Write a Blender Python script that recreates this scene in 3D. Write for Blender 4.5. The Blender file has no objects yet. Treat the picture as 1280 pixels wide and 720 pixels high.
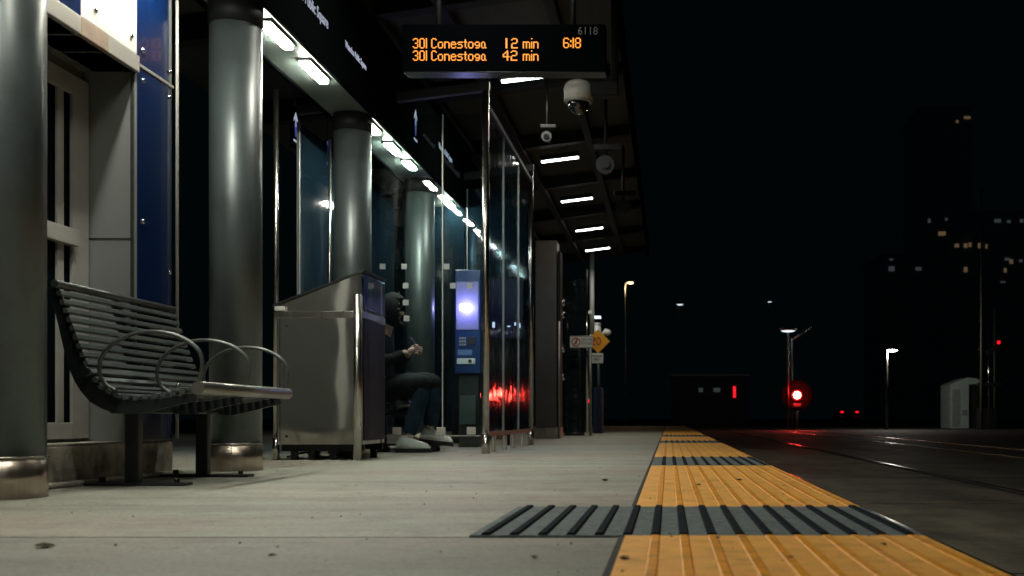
import bpy, bmesh, math, random
from mathutils import Vector, Matrix
random.seed(7)
R = math.radians
scene = bpy.context.scene
col = scene.collection
CZ, F = 0.28, 1350.0

# ------------------------------------------------------------------ materials
def newmat(name):
    m = bpy.data.materials.new(name); m.use_nodes = True
    nt = m.node_tree; b = nt.nodes['Principled BSDF']
    return m, nt, b
def mat(name, color, rough=0.5, metal=0.0, noise=0.0, scale=6.0, bump=0.0, bscale=40.0, rvar=0.0, coat=0.0, spec=0.5, stretch=None, dirt=0.0, dscale=5.0, bdetail=5):
    m, nt, b = newmat(name)
    b.inputs['Base Color'].default_value = (*color, 1); b.inputs['Roughness'].default_value = rough
    b.inputs['Metallic'].default_value = metal; b.inputs['Coat Weight'].default_value = coat
    b.inputs['Specular IOR Level'].default_value = spec
    L = nt.links
    tc = nt.nodes.new('ShaderNodeTexCoord'); src = tc.outputs['Object']
    if stretch:
        mp = nt.nodes.new('ShaderNodeMapping'); mp.inputs['Scale'].default_value = stretch
        L.new(src, mp.inputs['Vector']); src = mp.outputs['Vector']
    if noise or rvar:
        n = nt.nodes.new('ShaderNodeTexNoise'); n.inputs['Scale'].default_value = scale; n.inputs['Detail'].default_value = 6
        n.inputs['Roughness'].default_value = 0.65; L.new(src, n.inputs['Vector'])
        if noise:
            mx = nt.nodes.new('ShaderNodeMix'); mx.data_type = 'RGBA'
            mx.inputs[6].default_value = (*[c*(1-noise) for c in color], 1)
            mx.inputs[7].default_value = (*[min(1, c*(1+noise)) for c in color], 1)
            cr = nt.nodes.new('ShaderNodeMapRange'); cr.inputs[1].default_value = .3; cr.inputs[2].default_value = .7
            L.new(n.outputs['Fac'], cr.inputs[0]); L.new(cr.outputs[0], mx.inputs[0]); L.new(mx.outputs[2], b.inputs['Base Color'])
        if rvar:
            mr = nt.nodes.new('ShaderNodeMapRange'); mr.inputs[1].default_value = .3; mr.inputs[2].default_value = .7
            mr.inputs[3].default_value = max(.02, rough-rvar); mr.inputs[4].default_value = min(1, rough+rvar)
            L.new(n.outputs['Fac'], mr.inputs[0]); L.new(mr.outputs[0], b.inputs['Roughness'])
    if dirt:
        nd = nt.nodes.new('ShaderNodeTexNoise'); nd.inputs['Scale'].default_value = dscale; nd.inputs['Detail'].default_value = 10
        nd.inputs['Roughness'].default_value = .75; L.new(tc.outputs['Object'], nd.inputs['Vector'])
        rd = nt.nodes.new('ShaderNodeMapRange'); rd.inputs[1].default_value = .36; rd.inputs[2].default_value = .52
        rd.inputs[3].default_value = 1-dirt; rd.inputs[4].default_value = 1; L.new(nd.outputs['Fac'], rd.inputs[0])
        md = nt.nodes.new('ShaderNodeMix'); md.data_type='RGBA'; md.blend_type='MULTIPLY'; md.inputs[0].default_value = 1
        if b.inputs['Base Color'].is_linked: L.new(b.inputs['Base Color'].links[0].from_socket, md.inputs[6])
        else: md.inputs[6].default_value = (*color, 1)
        L.new(rd.outputs[0], md.inputs[7]); L.new(md.outputs[2], b.inputs['Base Color'])
    if bump:
        n2 = nt.nodes.new('ShaderNodeTexNoise'); n2.inputs['Scale'].default_value = bscale; n2.inputs['Detail'].default_value = bdetail
        L.new(src, n2.inputs['Vector'])
        bp = nt.nodes.new('ShaderNodeBump'); bp.inputs['Strength'].default_value = 1; bp.inputs['Distance'].default_value = bump
        L.new(n2.outputs['Fac'], bp.inputs['Height']); L.new(bp.outputs['Normal'], b.inputs['Normal'])
    return m
def emis(name, color, strength):
    m, nt, b = newmat(name)
    b.inputs['Base Color'].default_value = (0.02, 0.02, 0.02, 1)
    b.inputs['Emission Color'].default_value = (*color, 1); b.inputs['Emission Strength'].default_value = strength
    return m
def glass(name, tint, rough=0.02, base=0.04, ior=1.5, wave=.004, ws=1.2):
    m = bpy.data.materials.new(name); m.use_nodes = True; nt = m.node_tree; nt.nodes.clear()
    o = nt.nodes.new('ShaderNodeOutputMaterial'); t = nt.nodes.new('ShaderNodeBsdfTransparent')
    g = nt.nodes.new('ShaderNodeBsdfGlossy'); f = nt.nodes.new('ShaderNodeFresnel'); mx = nt.nodes.new('ShaderNodeMixShader')
    t.inputs[0].default_value = (*tint, 1); g.inputs['Roughness'].default_value = rough; f.inputs[0].default_value = ior
    tc = nt.nodes.new('ShaderNodeTexCoord'); n = nt.nodes.new('ShaderNodeTexNoise'); n.inputs['Scale'].default_value = ws
    bp = nt.nodes.new('ShaderNodeBump'); bp.inputs['Distance'].default_value = wave; bp.inputs['Strength'].default_value = .6
    nt.links.new(tc.outputs['Object'], n.inputs['Vector']); nt.links.new(n.outputs['Fac'], bp.inputs['Height'])
    nt.links.new(bp.outputs['Normal'], g.inputs['Normal'])
    ge = nt.nodes.new('ShaderNodeNewGeometry'); iv = nt.nodes.new('ShaderNodeMath'); iv.operation='SUBTRACT'; iv.inputs[0].default_value = 1
    mu = nt.nodes.new('ShaderNodeMath'); mu.operation='MULTIPLY'
    nt.links.new(ge.outputs['Backfacing'], iv.inputs[1]); nt.links.new(iv.outputs[0], mu.inputs[0]); nt.links.new(f.outputs[0], mu.inputs[1])
    nt.links.new(mu.outputs[0], mx.inputs[0]); nt.links.new(t.outputs[0], mx.inputs[1]); nt.links.new(g.outputs[0], mx.inputs[2])
    nt.links.new(mx.outputs[0], o.inputs[0])
    return m

M = {}
M['conc'] = None
M['plinth'] = mat('weathered_concrete', (.40,.365,.31), .9, noise=.75, scale=9, bump=.006, bscale=30)
M['mortar'] = mat('mortar', (.42,.39,.33), .9, noise=.3, scale=30, bump=.006, bscale=60)
M['column'] = mat('satin_grey_paint', (.10,.124,.127), .42, metal=.45, noise=.06, scale=3, rvar=.05, dirt=.25, dscale=3, coat=.6)
M['column'].node_tree.nodes['Principled BSDF'].inputs['Coat Roughness'].default_value=.34
M['column'].node_tree.nodes['Principled BSDF'].inputs['Coat IOR'].default_value=1.6
M['steel'] = mat('brushed_steel', (.55,.53,.49), .27, metal=1, noise=.12, scale=5, rvar=.06, stretch=(1,1,.1))
M['steel_sleeve'] = mat('steel_sleeve', (.50,.43,.36), .33, metal=1, noise=.2, scale=6, rvar=.08, stretch=(3,3,.3))
M['chrome'] = mat('polished_steel', (.75,.75,.73), .12, metal=1, rvar=.05)
M['bin'] = mat('bin_steel', (.86,.87,.84), .07, metal=1, noise=.06, scale=2.5, bump=.014, bscale=2.6, bdetail=.8, rvar=.05, stretch=(1,1,.6))
M['binlid'] = mat('bin_lid', (.05,.055,.055), .4, metal=.6)
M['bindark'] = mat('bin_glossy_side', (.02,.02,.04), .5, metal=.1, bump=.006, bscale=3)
M['black'] = mat('black_paint', (.008,.010,.010), .6, noise=.3, scale=8, spec=.3)
M['benchslat'] = mat('bench_slat_paint', (.075,.09,.089), .30, noise=.2, scale=25)
M['benchblack'] = mat('bench_paint', (.012,.016,.017), .4, noise=.25, scale=25, spec=.5)
M['benchtube'] = mat('bench_front_tube', (.13,.14,.135), .33, metal=.6, noise=.2, scale=20)
M['darkmetal'] = mat('dark_metal', (.03,.034,.034), .5, metal=.3, noise=.2)
M['soffit'] = mat('soffit_panel', (.13,.165,.15), .45, noise=.1, scale=4)
M['canopy'] = mat('canopy_deck', (.045,.05,.043), .7, noise=.3, scale=2, stretch=(3,.4,1))
M['fascia'] = mat('dark_fascia', (.0035,.0045,.005), .8, spec=0.0)
M['white'] = mat('white_panel', (.74,.74,.70), .4, noise=.04, scale=3)
M['greypanel'] = mat('grey_panel', (.22,.23,.23), .5, noise=.05, scale=2)
M['blue'] = mat('blue_glass_panel', (.003,.017,.078), .25, noise=.06, scale=2, coat=.6)
M['framewhite'] = mat('window_frame', (.42,.42,.39), .45, noise=.06)
M['trim'] = mat('light_trim', (.45,.44,.40), .4, metal=.3)
M['windowglass'] = mat('dark_window', (.004,.007,.009), .2, spec=.0)
M['glass'] = glass('shelter_glass', (.84,.92,.92))
M['glassblue'] = glass('tinted_glass', (.40,.55,.68), rough=.06, ior=1.6)
def frosted(nm, base, k):
    m = base.copy(); m.name = nm; nt = m.node_tree; o = [n for n in nt.nodes if n.type=='OUTPUT_MATERIAL'][0]
    src = o.inputs[0].links[0].from_socket
    d = nt.nodes.new('ShaderNodeBsdfDiffuse'); d.inputs[0].default_value = (.025,.06,.085,1)
    mx = nt.nodes.new('ShaderNodeMixShader'); mx.inputs[0].default_value = k
    nt.links.new(src, mx.inputs[1]); nt.links.new(d.outputs[0], mx.inputs[2]); nt.links.new(mx.outputs[0], o.inputs[0])
    return m
M['frost'] = frosted('frosted_blue_glass', M['glassblue'], .2)
M['sideglass'] = frosted('side_glass', glass('side_glass_base', (.78,.88,.95), rough=.07, ior=1.6, wave=.008, ws=4), .06)
M['etch'] = mat('etched_dot', (.50,.55,.55), .7)
M['yellow'] = mat('yellow_tactile', (1.0,.46,.085), .6, dirt=.3, dscale=6, noise=.10, scale=14, bump=.0015, bscale=120)
M['yellow_r'] = mat('yellow_ridge', (.95,.35,.010), .5, dirt=.35, dscale=8, noise=.2, scale=20)
M['grey_t'] = mat('grey_tactile', (.125,.155,.158), .85, dirt=.4, dscale=12, noise=.4, scale=60, bump=.002, bscale=150)
M['grey_r'] = mat('black_ridge', (.006,.011,.016), .9, spec=.1, noise=.3, scale=30)
M['ground'] = mat('asphalt', (.014,.0135,.012), .75, noise=.4, scale=.8, bump=.006, bscale=30)
M['trackbed'] = mat('trackbed', (.14,.122,.088), .7, dirt=.6, dscale=1.6, noise=.5, scale=1.5, bump=.005, bscale=25, rvar=.15, stretch=(1,.3,1))
M['rail'] = mat('rail_steel', (.34,.31,.28), .27, metal=1, noise=.2, scale=8)
M['joint'] = mat('dark_joint', (.03,.03,.028), .9, noise=.4, scale=20)
M['camwhite'] = mat('camera_white', (.70,.70,.66), .35)
M['domeglass'] = mat('camera_dome', (.01,.012,.013), .05, coat=1)
M['skin'] = mat('skin', (.68,.42,.36), .5, noise=.08)
M['jacket'] = mat('jacket', (.004,.005,.006), .85, noise=.3, scale=30, bump=.004, bscale=20)
M['jeans'] = mat('jeans', (.022,.040,.075), .9, noise=.55, scale=14, bump=.006, bscale=16)
M['shoe'] = mat('pale_shoe', (.78,.79,.73), .8, noise=.12, scale=30, bump=.002, bscale=80)
M['sole'] = mat('dark_sole', (.02,.02,.02), .7)
M['hair'] = mat('hair', (.012,.010,.009), .6)
M['orange'] = mat('orange_sign', (1,.45,.025), .4)
M['signwhite'] = mat('white_sign', (.70,.72,.70), .45)
M['ink'] = mat('black_ink', (.02,.02,.02), .5)
M['redink'] = mat('red_ink', (.45,.03,.03), .5)
M['shed'] = mat('pale_shed', (.50,.62,.58), .7, noise=.15, scale=2)
M['pole'] = mat('galvanised_pole', (.28,.28,.26), .45, metal=.6, noise=.2)
M['building'] = mat('night_building', (.72,.75,.76), .8)
M['machineblue'] = mat('machine_blue', (.006,.036,.145), .35, noise=.1, coat=.3)
M['strip'] = emis('strip_diffuser', (.95,1,.98), 14)
M['fixture'] = emis('fixture_diffuser', (1,.985,.85), 155)
M['led'] = emis('led_amber', (1,.30,.025), 1.45)
M['white_lit'] = emis('lit_lettering', (.72,.78,1), .42)
M['blue_lit'] = emis('lit_blue', (.10,.14,.6), .35)
M['screen'] = emis('lit_screen', (.52,.42,1), 34)
M['redlamp'] = emis('red_lamp_core', (1,.06,.04), 160)
M['redhalo'] = emis('red_lamp_halo', (1,.0,.004), 1.0)  # dim red emission for the halo around the signal lens
M['redsmall'] = emis('red_small', (1,.01,.02), 1.3)
M['lampwhite'] = emis('lamp_white', (1,.97,.85), 40)
M['lampwarm'] = emis('lamp_warm', (1,.75,.38), 8)
M['lampdim'] = emis('lamp_dim', (.85,.95,1), 1.2)
M['winwarm'] = emis('lit_window_warm', (1,.66,.34), .085)
M['wincool'] = emis('lit_window_cool', (.7,.85,.9), .038)
M['winviolet'] = emis('lit_window_violet', (.45,.12,.8), .12)

# concrete paving with stains, fine speckle, saw-cut joints
def concrete(k=1.0, nm='platform_concrete'):
    m, nt, b = newmat(nm); L = nt.links; N = nt.nodes.new
    tc = N('ShaderNodeTexCoord')
    n1 = N('ShaderNodeTexNoise'); n1.inputs['Scale'].default_value = 1.1; n1.inputs['Detail'].default_value = 8; n1.inputs['Roughness'].default_value = .6
    n2 = N('ShaderNodeTexNoise'); n2.inputs['Scale'].default_value = 90; n2.inputs['Detail'].default_value = 4
    n3 = N('ShaderNodeTexVoronoi'); n3.inputs['Scale'].default_value = 9
    mp = N('ShaderNodeMapping'); mp.inputs['Scale'].default_value = (.35, 3.0, 1)
    L.new(tc.outputs['Object'], mp.inputs['Vector']); L.new(mp.outputs['Vector'], n1.inputs['Vector'])
    L.new(tc.outputs['Object'], n2.inputs['Vector']); L.new(tc.outputs['Object'], n3.inputs['Vector'])
    r1 = N('ShaderNodeValToRGB'); r1.color_ramp.elements[0].position = .3; r1.color_ramp.elements[1].position = .72
    r1.color_ramp.elements[0].color = (.25*k,.24*k,.21*k,1); r1.color_ramp.elements[1].color = (.41*k,.40*k,.355*k,1)
    L.new(n1.outputs['Fac'], r1.inputs[0])
    mx = N('ShaderNodeMix'); mx.data_type = 'RGBA'; mx.blend_type = 'MULTIPLY'; mx.inputs[0].default_value = .8
    r2 = N('ShaderNodeValToRGB'); r2.color_ramp.elements[0].position = .3; r2.color_ramp.elements[1].position = .55
    r2.color_ramp.elements[0].color = (.62,.62,.62,1); r2.color_ramp.elements[1].color = (1,1,1,1)
    L.new(n2.outputs['Fac'], r2.inputs[0]); L.new(r1.outputs[0], mx.inputs[6]); L.new(r2.outputs[0], mx.inputs[7])
    # small round gum/oil spots
    r3 = N('ShaderNodeValToRGB'); r3.color_ramp.elements[0].position = .05; r3.color_ramp.elements[1].position = .09
    r3.color_ramp.elements[0].color = (.5,.5,.5,1); r3.color_ramp.elements[1].color = (1,1,1,1)
    n3.inputs['Scale'].default_value = 2.2
    L.new(n3.outputs['Distance'], r3.inputs[0])
    mx2 = N('ShaderNodeMix'); mx2.data_type = 'RGBA'; mx2.blend_type = 'MULTIPLY'; mx2.inputs[0].default_value = .35
    L.new(mx.outputs[2], mx2.inputs[6]); L.new(r3.outputs[0], mx2.inputs[7])
    n4 = N('ShaderNodeTexNoise'); n4.inputs['Scale'].default_value = .9; n4.inputs['Detail'].default_value = 3
    L.new(tc.outputs['Object'], n4.inputs['Vector'])
    r4 = N('ShaderNodeValToRGB'); r4.color_ramp.elements[0].position = .38; r4.color_ramp.elements[1].position = .62
    r4.color_ramp.elements[0].color = (1,.93,.88,1); r4.color_ramp.elements[1].color = (.95,1,.93,1); L.new(n4.outputs['Fac'], r4.inputs[0])
    mx3 = N('ShaderNodeMix'); mx3.data_type='RGBA'; mx3.blend_type='MULTIPLY'; mx3.inputs[0].default_value=1
    L.new(mx2.outputs[2], mx3.inputs[6]); L.new(r4.outputs[0], mx3.inputs[7])
    n5 = N('ShaderNodeTexNoise'); n5.inputs['Scale'].default_value = 4.5; n5.inputs['Detail'].default_value = 9; n5.inputs['Roughness'].default_value = .8
    L.new(tc.outputs['Object'], n5.inputs['Vector'])
    r5 = N('ShaderNodeValToRGB'); r5.color_ramp.elements[0].position = .36; r5.color_ramp.elements[1].position = .50
    r5.color_ramp.elements[0].color = (.66,.65,.63,1); r5.color_ramp.elements[1].color = (1.0,1.0,1.0,1); L.new(n5.outputs['Fac'], r5.inputs[0])
    mx4 = N('ShaderNodeMix'); mx4.data_type='RGBA'; mx4.blend_type='MULTIPLY'; mx4.inputs[0].default_value=.8
    L.new(mx3.outputs[2], mx4.inputs[6]); L.new(r5.outputs[0], mx4.inputs[7])
    L.new(mx4.outputs[2], b.inputs['Base Color'])
    b.inputs['Roughness'].default_value = .62
    bp = N('ShaderNodeBump'); bp.inputs['Distance'].default_value = .0025; bp.inputs['Strength'].default_value = .7
    L.new(n2.outputs['Fac'], bp.inputs['Height']); L.new(bp.outputs['Normal'], b.inputs['Normal'])
    return m
M['conc'] = concrete()

# ------------------------------------------------------------------ mesh helpers
class MB:
    def __init__(s): s.bm = bmesh.new()
    def box(s, x0,x1,y0,y1,z0,z1, bev=0.0):
        t = bmesh.new()
        bmesh.ops.create_cube(t, size=1)
        for v in t.verts: v.co = Vector(((x0+x1)/2+v.co.x*(x1-x0), (y0+y1)/2+v.co.y*(y1-y0), (z0+z1)/2+v.co.z*(z1-z0)))
        if bev: bmesh.ops.bevel(t, geom=list(t.edges), offset=bev, segments=2, affect='EDGES', profile=.5)
        s._merge(t); return s
    def _merge(s, t):
        me = bpy.data.meshes.new('tmp'); t.to_mesh(me); t.free(); s.bm.from_mesh(me); bpy.data.meshes.remove(me)
    def cyl(s, p0, p1, r0, r1=None, seg=20, cap=True):
        r1 = r0 if r1 is None else r1
        p0, p1 = Vector(p0), Vector(p1); d = p1-p0; q = d.to_track_quat('Z','Y')
        a = [s.bm.verts.new(p0 + q @ Vector((r0*math.cos(2*math.pi*i/seg), r0*math.sin(2*math.pi*i/seg), 0))) for i in range(seg)]
        b = [s.bm.verts.new(p1 + q @ Vector((r1*math.cos(2*math.pi*i/seg), r1*math.sin(2*math.pi*i/seg), 0))) for i in range(seg)]
        for i in range(seg):
            f = s.bm.faces.new((a[i], a[(i+1)%seg], b[(i+1)%seg], b[i])); f.smooth = True
        if cap: s.bm.faces.new(a[::-1]); s.bm.faces.new(b)
        return s
    def tube(s, pts, r, seg=10, closed=False):
        pts = [Vector(p) for p in pts]; n = len(pts); rings = []
        prev = None
        for i, p in enumerate(pts):
            if closed: t = (pts[(i+1)%n]-pts[i-1])
            else: t = pts[min(i+1,n-1)]-pts[max(i-1,0)]
            t.normalize()
            if prev is None:
                u = t.orthogonal().normalized()
            else:
                u = (prev - t*prev.dot(t)).normalized()
            prev = u; w = t.cross(u)
            rr = r[i] if isinstance(r, (list,tuple)) else r
            rings.append([s.bm.verts.new(p+u*rr*math.cos(2*math.pi*k/seg)+w*rr*math.sin(2*math.pi*k/seg)) for k in range(seg)])
        m = n if closed else n-1
        for i in range(m):
            A, B = rings[i], rings[(i+1)%n]
            for k in range(seg):
                f = s.bm.faces.new((A[k],A[(k+1)%seg],B[(k+1)%seg],B[k])); f.smooth = True
        if not closed: s.bm.faces.new(rings[0][::-1]); s.bm.faces.new(rings[-1])
        return s
    def prism(s, prof, axis, a, b):
        """polygon prof of 2-tuples extruded along axis from a to b"""
        def P(u, v, w):
            return {'x':(w,u,v), 'y':(u,w,v), 'z':(u,v,w)}[axis]
        A = [s.bm.verts.new(P(u,v,a)) for u,v in prof]; B = [s.bm.verts.new(P(u,v,b)) for u,v in prof]
        n = len(prof)
        s.bm.faces.new(A); s.bm.faces.new(B[::-1])
        for i in range(n): s.bm.faces.new((A[i], B[i], B[(i+1)%n], A[(i+1)%n]))
        return s
    def sphere(s, c, r, sc=(1,1,1), seg=20, half=None):
        t = bmesh.new(); bmesh.ops.create_uvsphere(t, u_segments=seg, v_segments=seg//2, radius=r)
        if half == 'low':
            bmesh.ops.delete(t, geom=[v for v in t.verts if v.co.z > 1e-4], context='VERTS')
        for v in t.verts: v.co = Vector(c)+Vector((v.co.x*sc[0], v.co.y*sc[1], v.co.z*sc[2]))
        for f in t.faces: f.smooth = True
        s._merge(t); return s
    def build(s, name, m, parent=None):
        bmesh.ops.recalc_face_normals(s.bm, faces=list(s.bm.faces))
        me = bpy.data.meshes.new(name); s.bm.to_mesh(me); s.bm.free()
        if m: me.materials.append(m)
        o = bpy.data.objects.new(name, me); col.objects.link(o)
        if parent:
            o.parent = parent
            # meshes are written in world coordinates: bring them to the parent's frame
            off = world_loc(parent)
            me.transform(Matrix.Translation(-off))
        else:
            # origin at base centre
            if me.vertices:
                xs=[v.co.x for v in me.vertices]; ys=[v.co.y for v in me.vertices]; zs=[v.co.z for v in me.vertices]
                off = Vector(((min(xs)+max(xs))/2,(min(ys)+max(ys))/2,min(zs)))
                me.transform(Matrix.Translation(-off)); o.location = off
        return o
def world_loc(o):
    v = Vector(o.location)
    while o.parent: o = o.parent; v += Vector(o.location)
    return v
def tag(o, label, cat, group=None, kind=None):
    if label: o['label'] = label
    if cat: o['category'] = cat
    if group: o['group'] = group
    if kind: o['kind'] = kind
    return o
def thing(name, loc, label, cat, group=None):
    o = bpy.data.objects.new(name, None); col.objects.link(o); o.location = loc; o.empty_display_size = .1
    return tag(o, label, cat, group)
def structure(o): o['kind'] = 'structure'; return o
def copy_tree(o, parent=None):
    c = o.copy(); col.objects.link(c)
    if parent: c.parent = parent
    for ch in [x for x in bpy.data.objects if x.parent is o]: copy_tree(ch, c)
    return c
def text_mesh(body, size, m, parent, loc, rot, name, align='LEFT', sx=1.0, ext=.002, bold=0.0):
    cu = bpy.data.curves.new('t', 'FONT'); cu.body = body; cu.size = size; cu.align_x = align; cu.extrude = ext; cu.offset = bold
    to = bpy.data.objects.new('t', cu); col.objects.link(to)
    dg = bpy.context.evaluated_depsgraph_get(); me = bpy.data.meshes.new_from_object(to.evaluated_get(dg))
    bpy.data.objects.remove(to); bpy.data.curves.remove(cu)
    me.transform(Matrix.Translation(Vector(loc)-world_loc(parent)) @ rot.to_4x4() @ Matrix.Diagonal((sx,1,1,1)))
    me.materials.clear(); me.materials.append(m)
    o = bpy.data.objects.new(name, me); col.objects.link(o); o.parent = parent
    return o
def ux(px, S): return (px-836)/S
def uz(py, S): return CZ+(523-py)/S

# ------------------------------------------------------------------ ground and platform
structure(MB().box(-300,300,-30,700,-.80,-.36).build('ground', M['ground']))
structure(MB().box(.66,13,-6,36,-.5,-.354).build('track_bed', M['trackbed']))
for x in (1.33, 2.98):
    structure(MB().box(x-.035,x+.035,-6,75,-.40,-.335,.006).build('rail', M['rail']))
for x in (5.68, 7.11):
    structure(MB().box(x-.035,x+.035,-6,75,-.40,-.345,.006).build('rail', M['rail']))
for x in (2.98,5.68,7.11):
    structure(MB().box(x-.085,x-.04,-6,36,-.36,-.3515).build('rail_groove', M['joint']))
jb = MB()
for k in range(9): jb.box(.67,12.9, 4.4+3.6*k, 4.415+3.6*k, -.36, -.3517)
structure(jb.build('slab_joint', M['joint']))
structure(MB().box(-9,.60,2.55,40,-.36,0).build('platform', M['conc']))
structure(MB().box(-9,.60,-9,2.545,-.36,-.001).build('platform', concrete(.78,'near_platform_concrete')))  # nearer slab in a darker tone of the same concrete
structure(MB().box(-9,.60,2.545,2.55,-.36,-.006).build('slab_joint', M['joint']))
# joints in the slab and coping strip
jb = MB()
for y in (18.2, 27.0): jb.box(-9, -.13, y-.006, y+.006, -.01, .0016)
structure(jb.build('slab_joint', M['joint']))
structure(MB().box(.60,.635,-9,40,-.36,-.012).build('platform_edge', M['plinth']))

# ------------------------------------------------------------------ tactile paving
def tactile(x0, x1, y0, y1, base, ridge, label, nom):
    t = thing('tactile_tile', ((x0+x1)/2, y0, 0), label, 'tactile paving', 'tactile tiles along the platform edge')
    b = MB().box(x0, x1, y0, y1, -.01, .005, .0015); b.build('tile_base', M[base], t)
    rh = .0075 if ridge=='yellow_r' else .0105
    r = MB(); x = .57
    while x > x0+.02:
        r.prism([(x-.012,.0045),(x+.012,.0045),(x+.008,rh),(x-.008,rh)], 'y', y0+.006, y1-.006)
        x -= .0668
    r.build('ridge', M[ridge], t)
    return t
segs = [(.3,2.54,'yellow','yellow ridged tactile tile closest to the viewer, in front of the wide grey band'),
        (2.543,3.372,'grey','wide grey ridged tactile band that sticks out onto the concrete'),
        (3.375,6.30,'yellow','long yellow ridged tactile tile just beyond the wide grey band'),
        (6.303,7.70,'grey','second grey ridged tactile band, level with the rubbish bin'),
        (7.703,12.1,'yellow','yellow ridged tactile tile just beyond the second grey band'),
        (12.103,13.3,'grey','narrow grey tactile band third from the viewer'),
        (13.303,16.3,'yellow','short pale yellow tactile tile between the third and fourth grey bands'),
        (16.303,18.0,'grey','farthest and thinnest grey tactile band'),
        (18.003,39.8,'yellow','farthest yellow tactile tile running to the end of the platform')]
for i,(a,b_,k,lab) in enumerate(segs):
    x0 = -.103; x1 = .60
    if i == 1: x0 = -.47; 
    tactile(x0, x1, a, b_, 'yellow' if k=='yellow' else 'grey_t', 'yellow_r' if k=='yellow' else 'grey_r', lab, i)
jb = MB().box(-.118,-.105,.3,2.54,-.01,.0022).box(-.118,-.105,3.375,39.8,-.01,.0022)
structure(jb.build('tile_joint', M['joint']))

# fallen leaves / grit
leafm = mat('dead_leaf', (.05,.032,.015), .9, noise=.4, scale=30)
lv = [(55,684,.022,'curled dark leaf on the bare concrete at lower left'),(340,695,.010,'tiny dark crumb in a scuffed patch of concrete at the bottom'),
      (668,697,.009,'dark crumb on concrete just below the left end of the wide grey band'),(757,601,.02,'dark leaf scrap on concrete beyond the wide grey band, left of the yellow strip'),
      (779,702,.014,'dark leaf at the left edge of the closest yellow tile'),(897,676,.008,'leaf crumb on the closest yellow tile by the grey band'),
      (924,602,.016,'upper leaf scrap on the long yellow tile'),(873,608,.014,'small leaf scrap on the left part of the long yellow tile'),
      (988,701,.008,'crumb in the middle of the closest yellow tile'),(1105,684,.008,'crumb at the right part of the closest yellow tile')]
for px,py,r,lab in lv:
    S = (py-523)/CZ; x,y = ux(px,S), F/S
    zb = .0062 if x > -.1 else .0012
    bm_ = MB(); n=9; vs=[]
    for k in range(n):
        a=2*math.pi*k/n; rr=r*random.uniform(.55,1.1)
        vs.append((x+rr*math.cos(a), y+rr*1.6*math.sin(a), zb+random.uniform(.0,.35)*r))
    c=(x,y,zb+.45*r)
    V=[bm_.bm.verts.new(v) for v in vs]; Cc=bm_.bm.verts.new(c); D=bm_.bm.verts.new((x,y,zb))
    for k in range(n):
        bm_.bm.faces.new((V[k],V[(k+1)%n],Cc)); bm_.bm.faces.new((V[(k+1)%n],V[k],D))
    tag(bm_.build('leaf_scrap', leafm), lab, 'leaf', 'leaf scraps on the platform')

g = MB()
for k in range(150):
    y = 1.6*math.exp(random.uniform(0,2.0)); x = random.uniform(-.62*y, .55)
    zb = .0055 if x > -.1 else .0005
    r = random.uniform(.0012,.0042)*(1+.08*y)
    v=[g.bm.verts.new((x+r*random.uniform(.5,1)*math.cos(a), y+r*1.5*random.uniform(.5,1)*math.sin(a), zb)) for a in (0,1.3,2.5,3.8,5.1)]
    c=g.bm.verts.new((x,y,zb+r*.8))
    for i in range(5): g.bm.faces.new((v[i],v[(i+1)%5],c))
tag(g.build('grit', mat('grit',(.07,.06,.05),.9)), 'scattered dark grit on the concrete and the tactile strip', 'grit', kind='stuff')

# ------------------------------------------------------------------ columns
CX = -2.335; CR = .134
cd = [-1.0, 1.4, 3.82, 5.82, 7.97, 10.13, 12.3, 14.5]
labs = ['grey canopy column behind the viewer','grey canopy column just outside the view',
        'thick grey column nearest, cut by the left edge of the photo','bright-striped grey column behind the bench, left of the bin',
        'grey column behind the rubbish bin, dark at its top','slim grey column seen through the shelter glass above the seated person',
        'grey column seen through glass just left of the blue machine','farthest grey column at the end of the shelter']
for y,lab in zip(cd, labs):
    if y < 3: continue
    CX = -2.353 if y < 4 else -2.333
    t = thing('canopy_column', (CX,y,0), lab, 'column', 'round columns carrying the canopy')
    MB().cyl((CX,y,.145),(CX,y,2.514),CR,seg=56).build('shaft', M['column'], t)
    MB().cyl((CX,y,2.385),(CX,y,2.513),CR+.006,seg=56).build('capital', M['black'], t)
    s = MB().cyl((CX,y,0),(CX,y,.143),CR+.004,seg=56); s.build('base_sleeve', M['steel_sleeve'], t)
    r = MB().tube([(CX+(CR+.005)*math.cos(a),y+(CR+.005)*math.sin(a),.144) for a in [2*math.pi*k/48 for k in range(48)]], .0035, 6, True)
    a0 = -1.35
    r.cyl((CX+(CR+.005)*math.cos(a0),y+(CR+.005)*math.sin(a0),0.002),(CX+(CR+.005)*math.cos(a0),y+(CR+.005)*math.sin(a0),.142),.0035,seg=8)
    r.build('sleeve_trim', M['steel'], t)

# ------------------------------------------------------------------ kiosk building at left
K = thing('station_kiosk', (-3.4,3.7,0), 'small kiosk building with white and deep blue panels on a concrete plinth', 'building')
WX = -2.46; RX = -2.68
MB().box(-4.3,WX-.01,1.5,5.38,0,.165,.006).build('plinth', M['plinth'], K)
MB().box(-4.3,WX-.03,1.5,5.36,.165,.173,.003).build('plinth_cap', M['mortar'], K)
# solid carcass behind the recess
MB().box(-4.3,RX-.03,1.5,5.35,.173,1.88).build('wall', M['greypanel'], K)
MB().box(-4.3,WX-.012,1.5,5.37,1.88,3.4).build('upper_wall', M['greypanel'], K)
MB().box(RX-.028,WX-.002,4.98,5.0,.173,1.878).build('grey_panel', M['greypanel'], K)
MB().box(RX-.02,WX-.012,4.977,4.979,1.105,1.112).box(WX-.02,WX-.006,4.974,4.98,.173,1.878).build('panel_seam', M['joint'], K)
MB().box(RX-.028,WX-.014,5.0,5.36,.173,1.88).build('wall_end', M['greypanel'], K)
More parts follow.
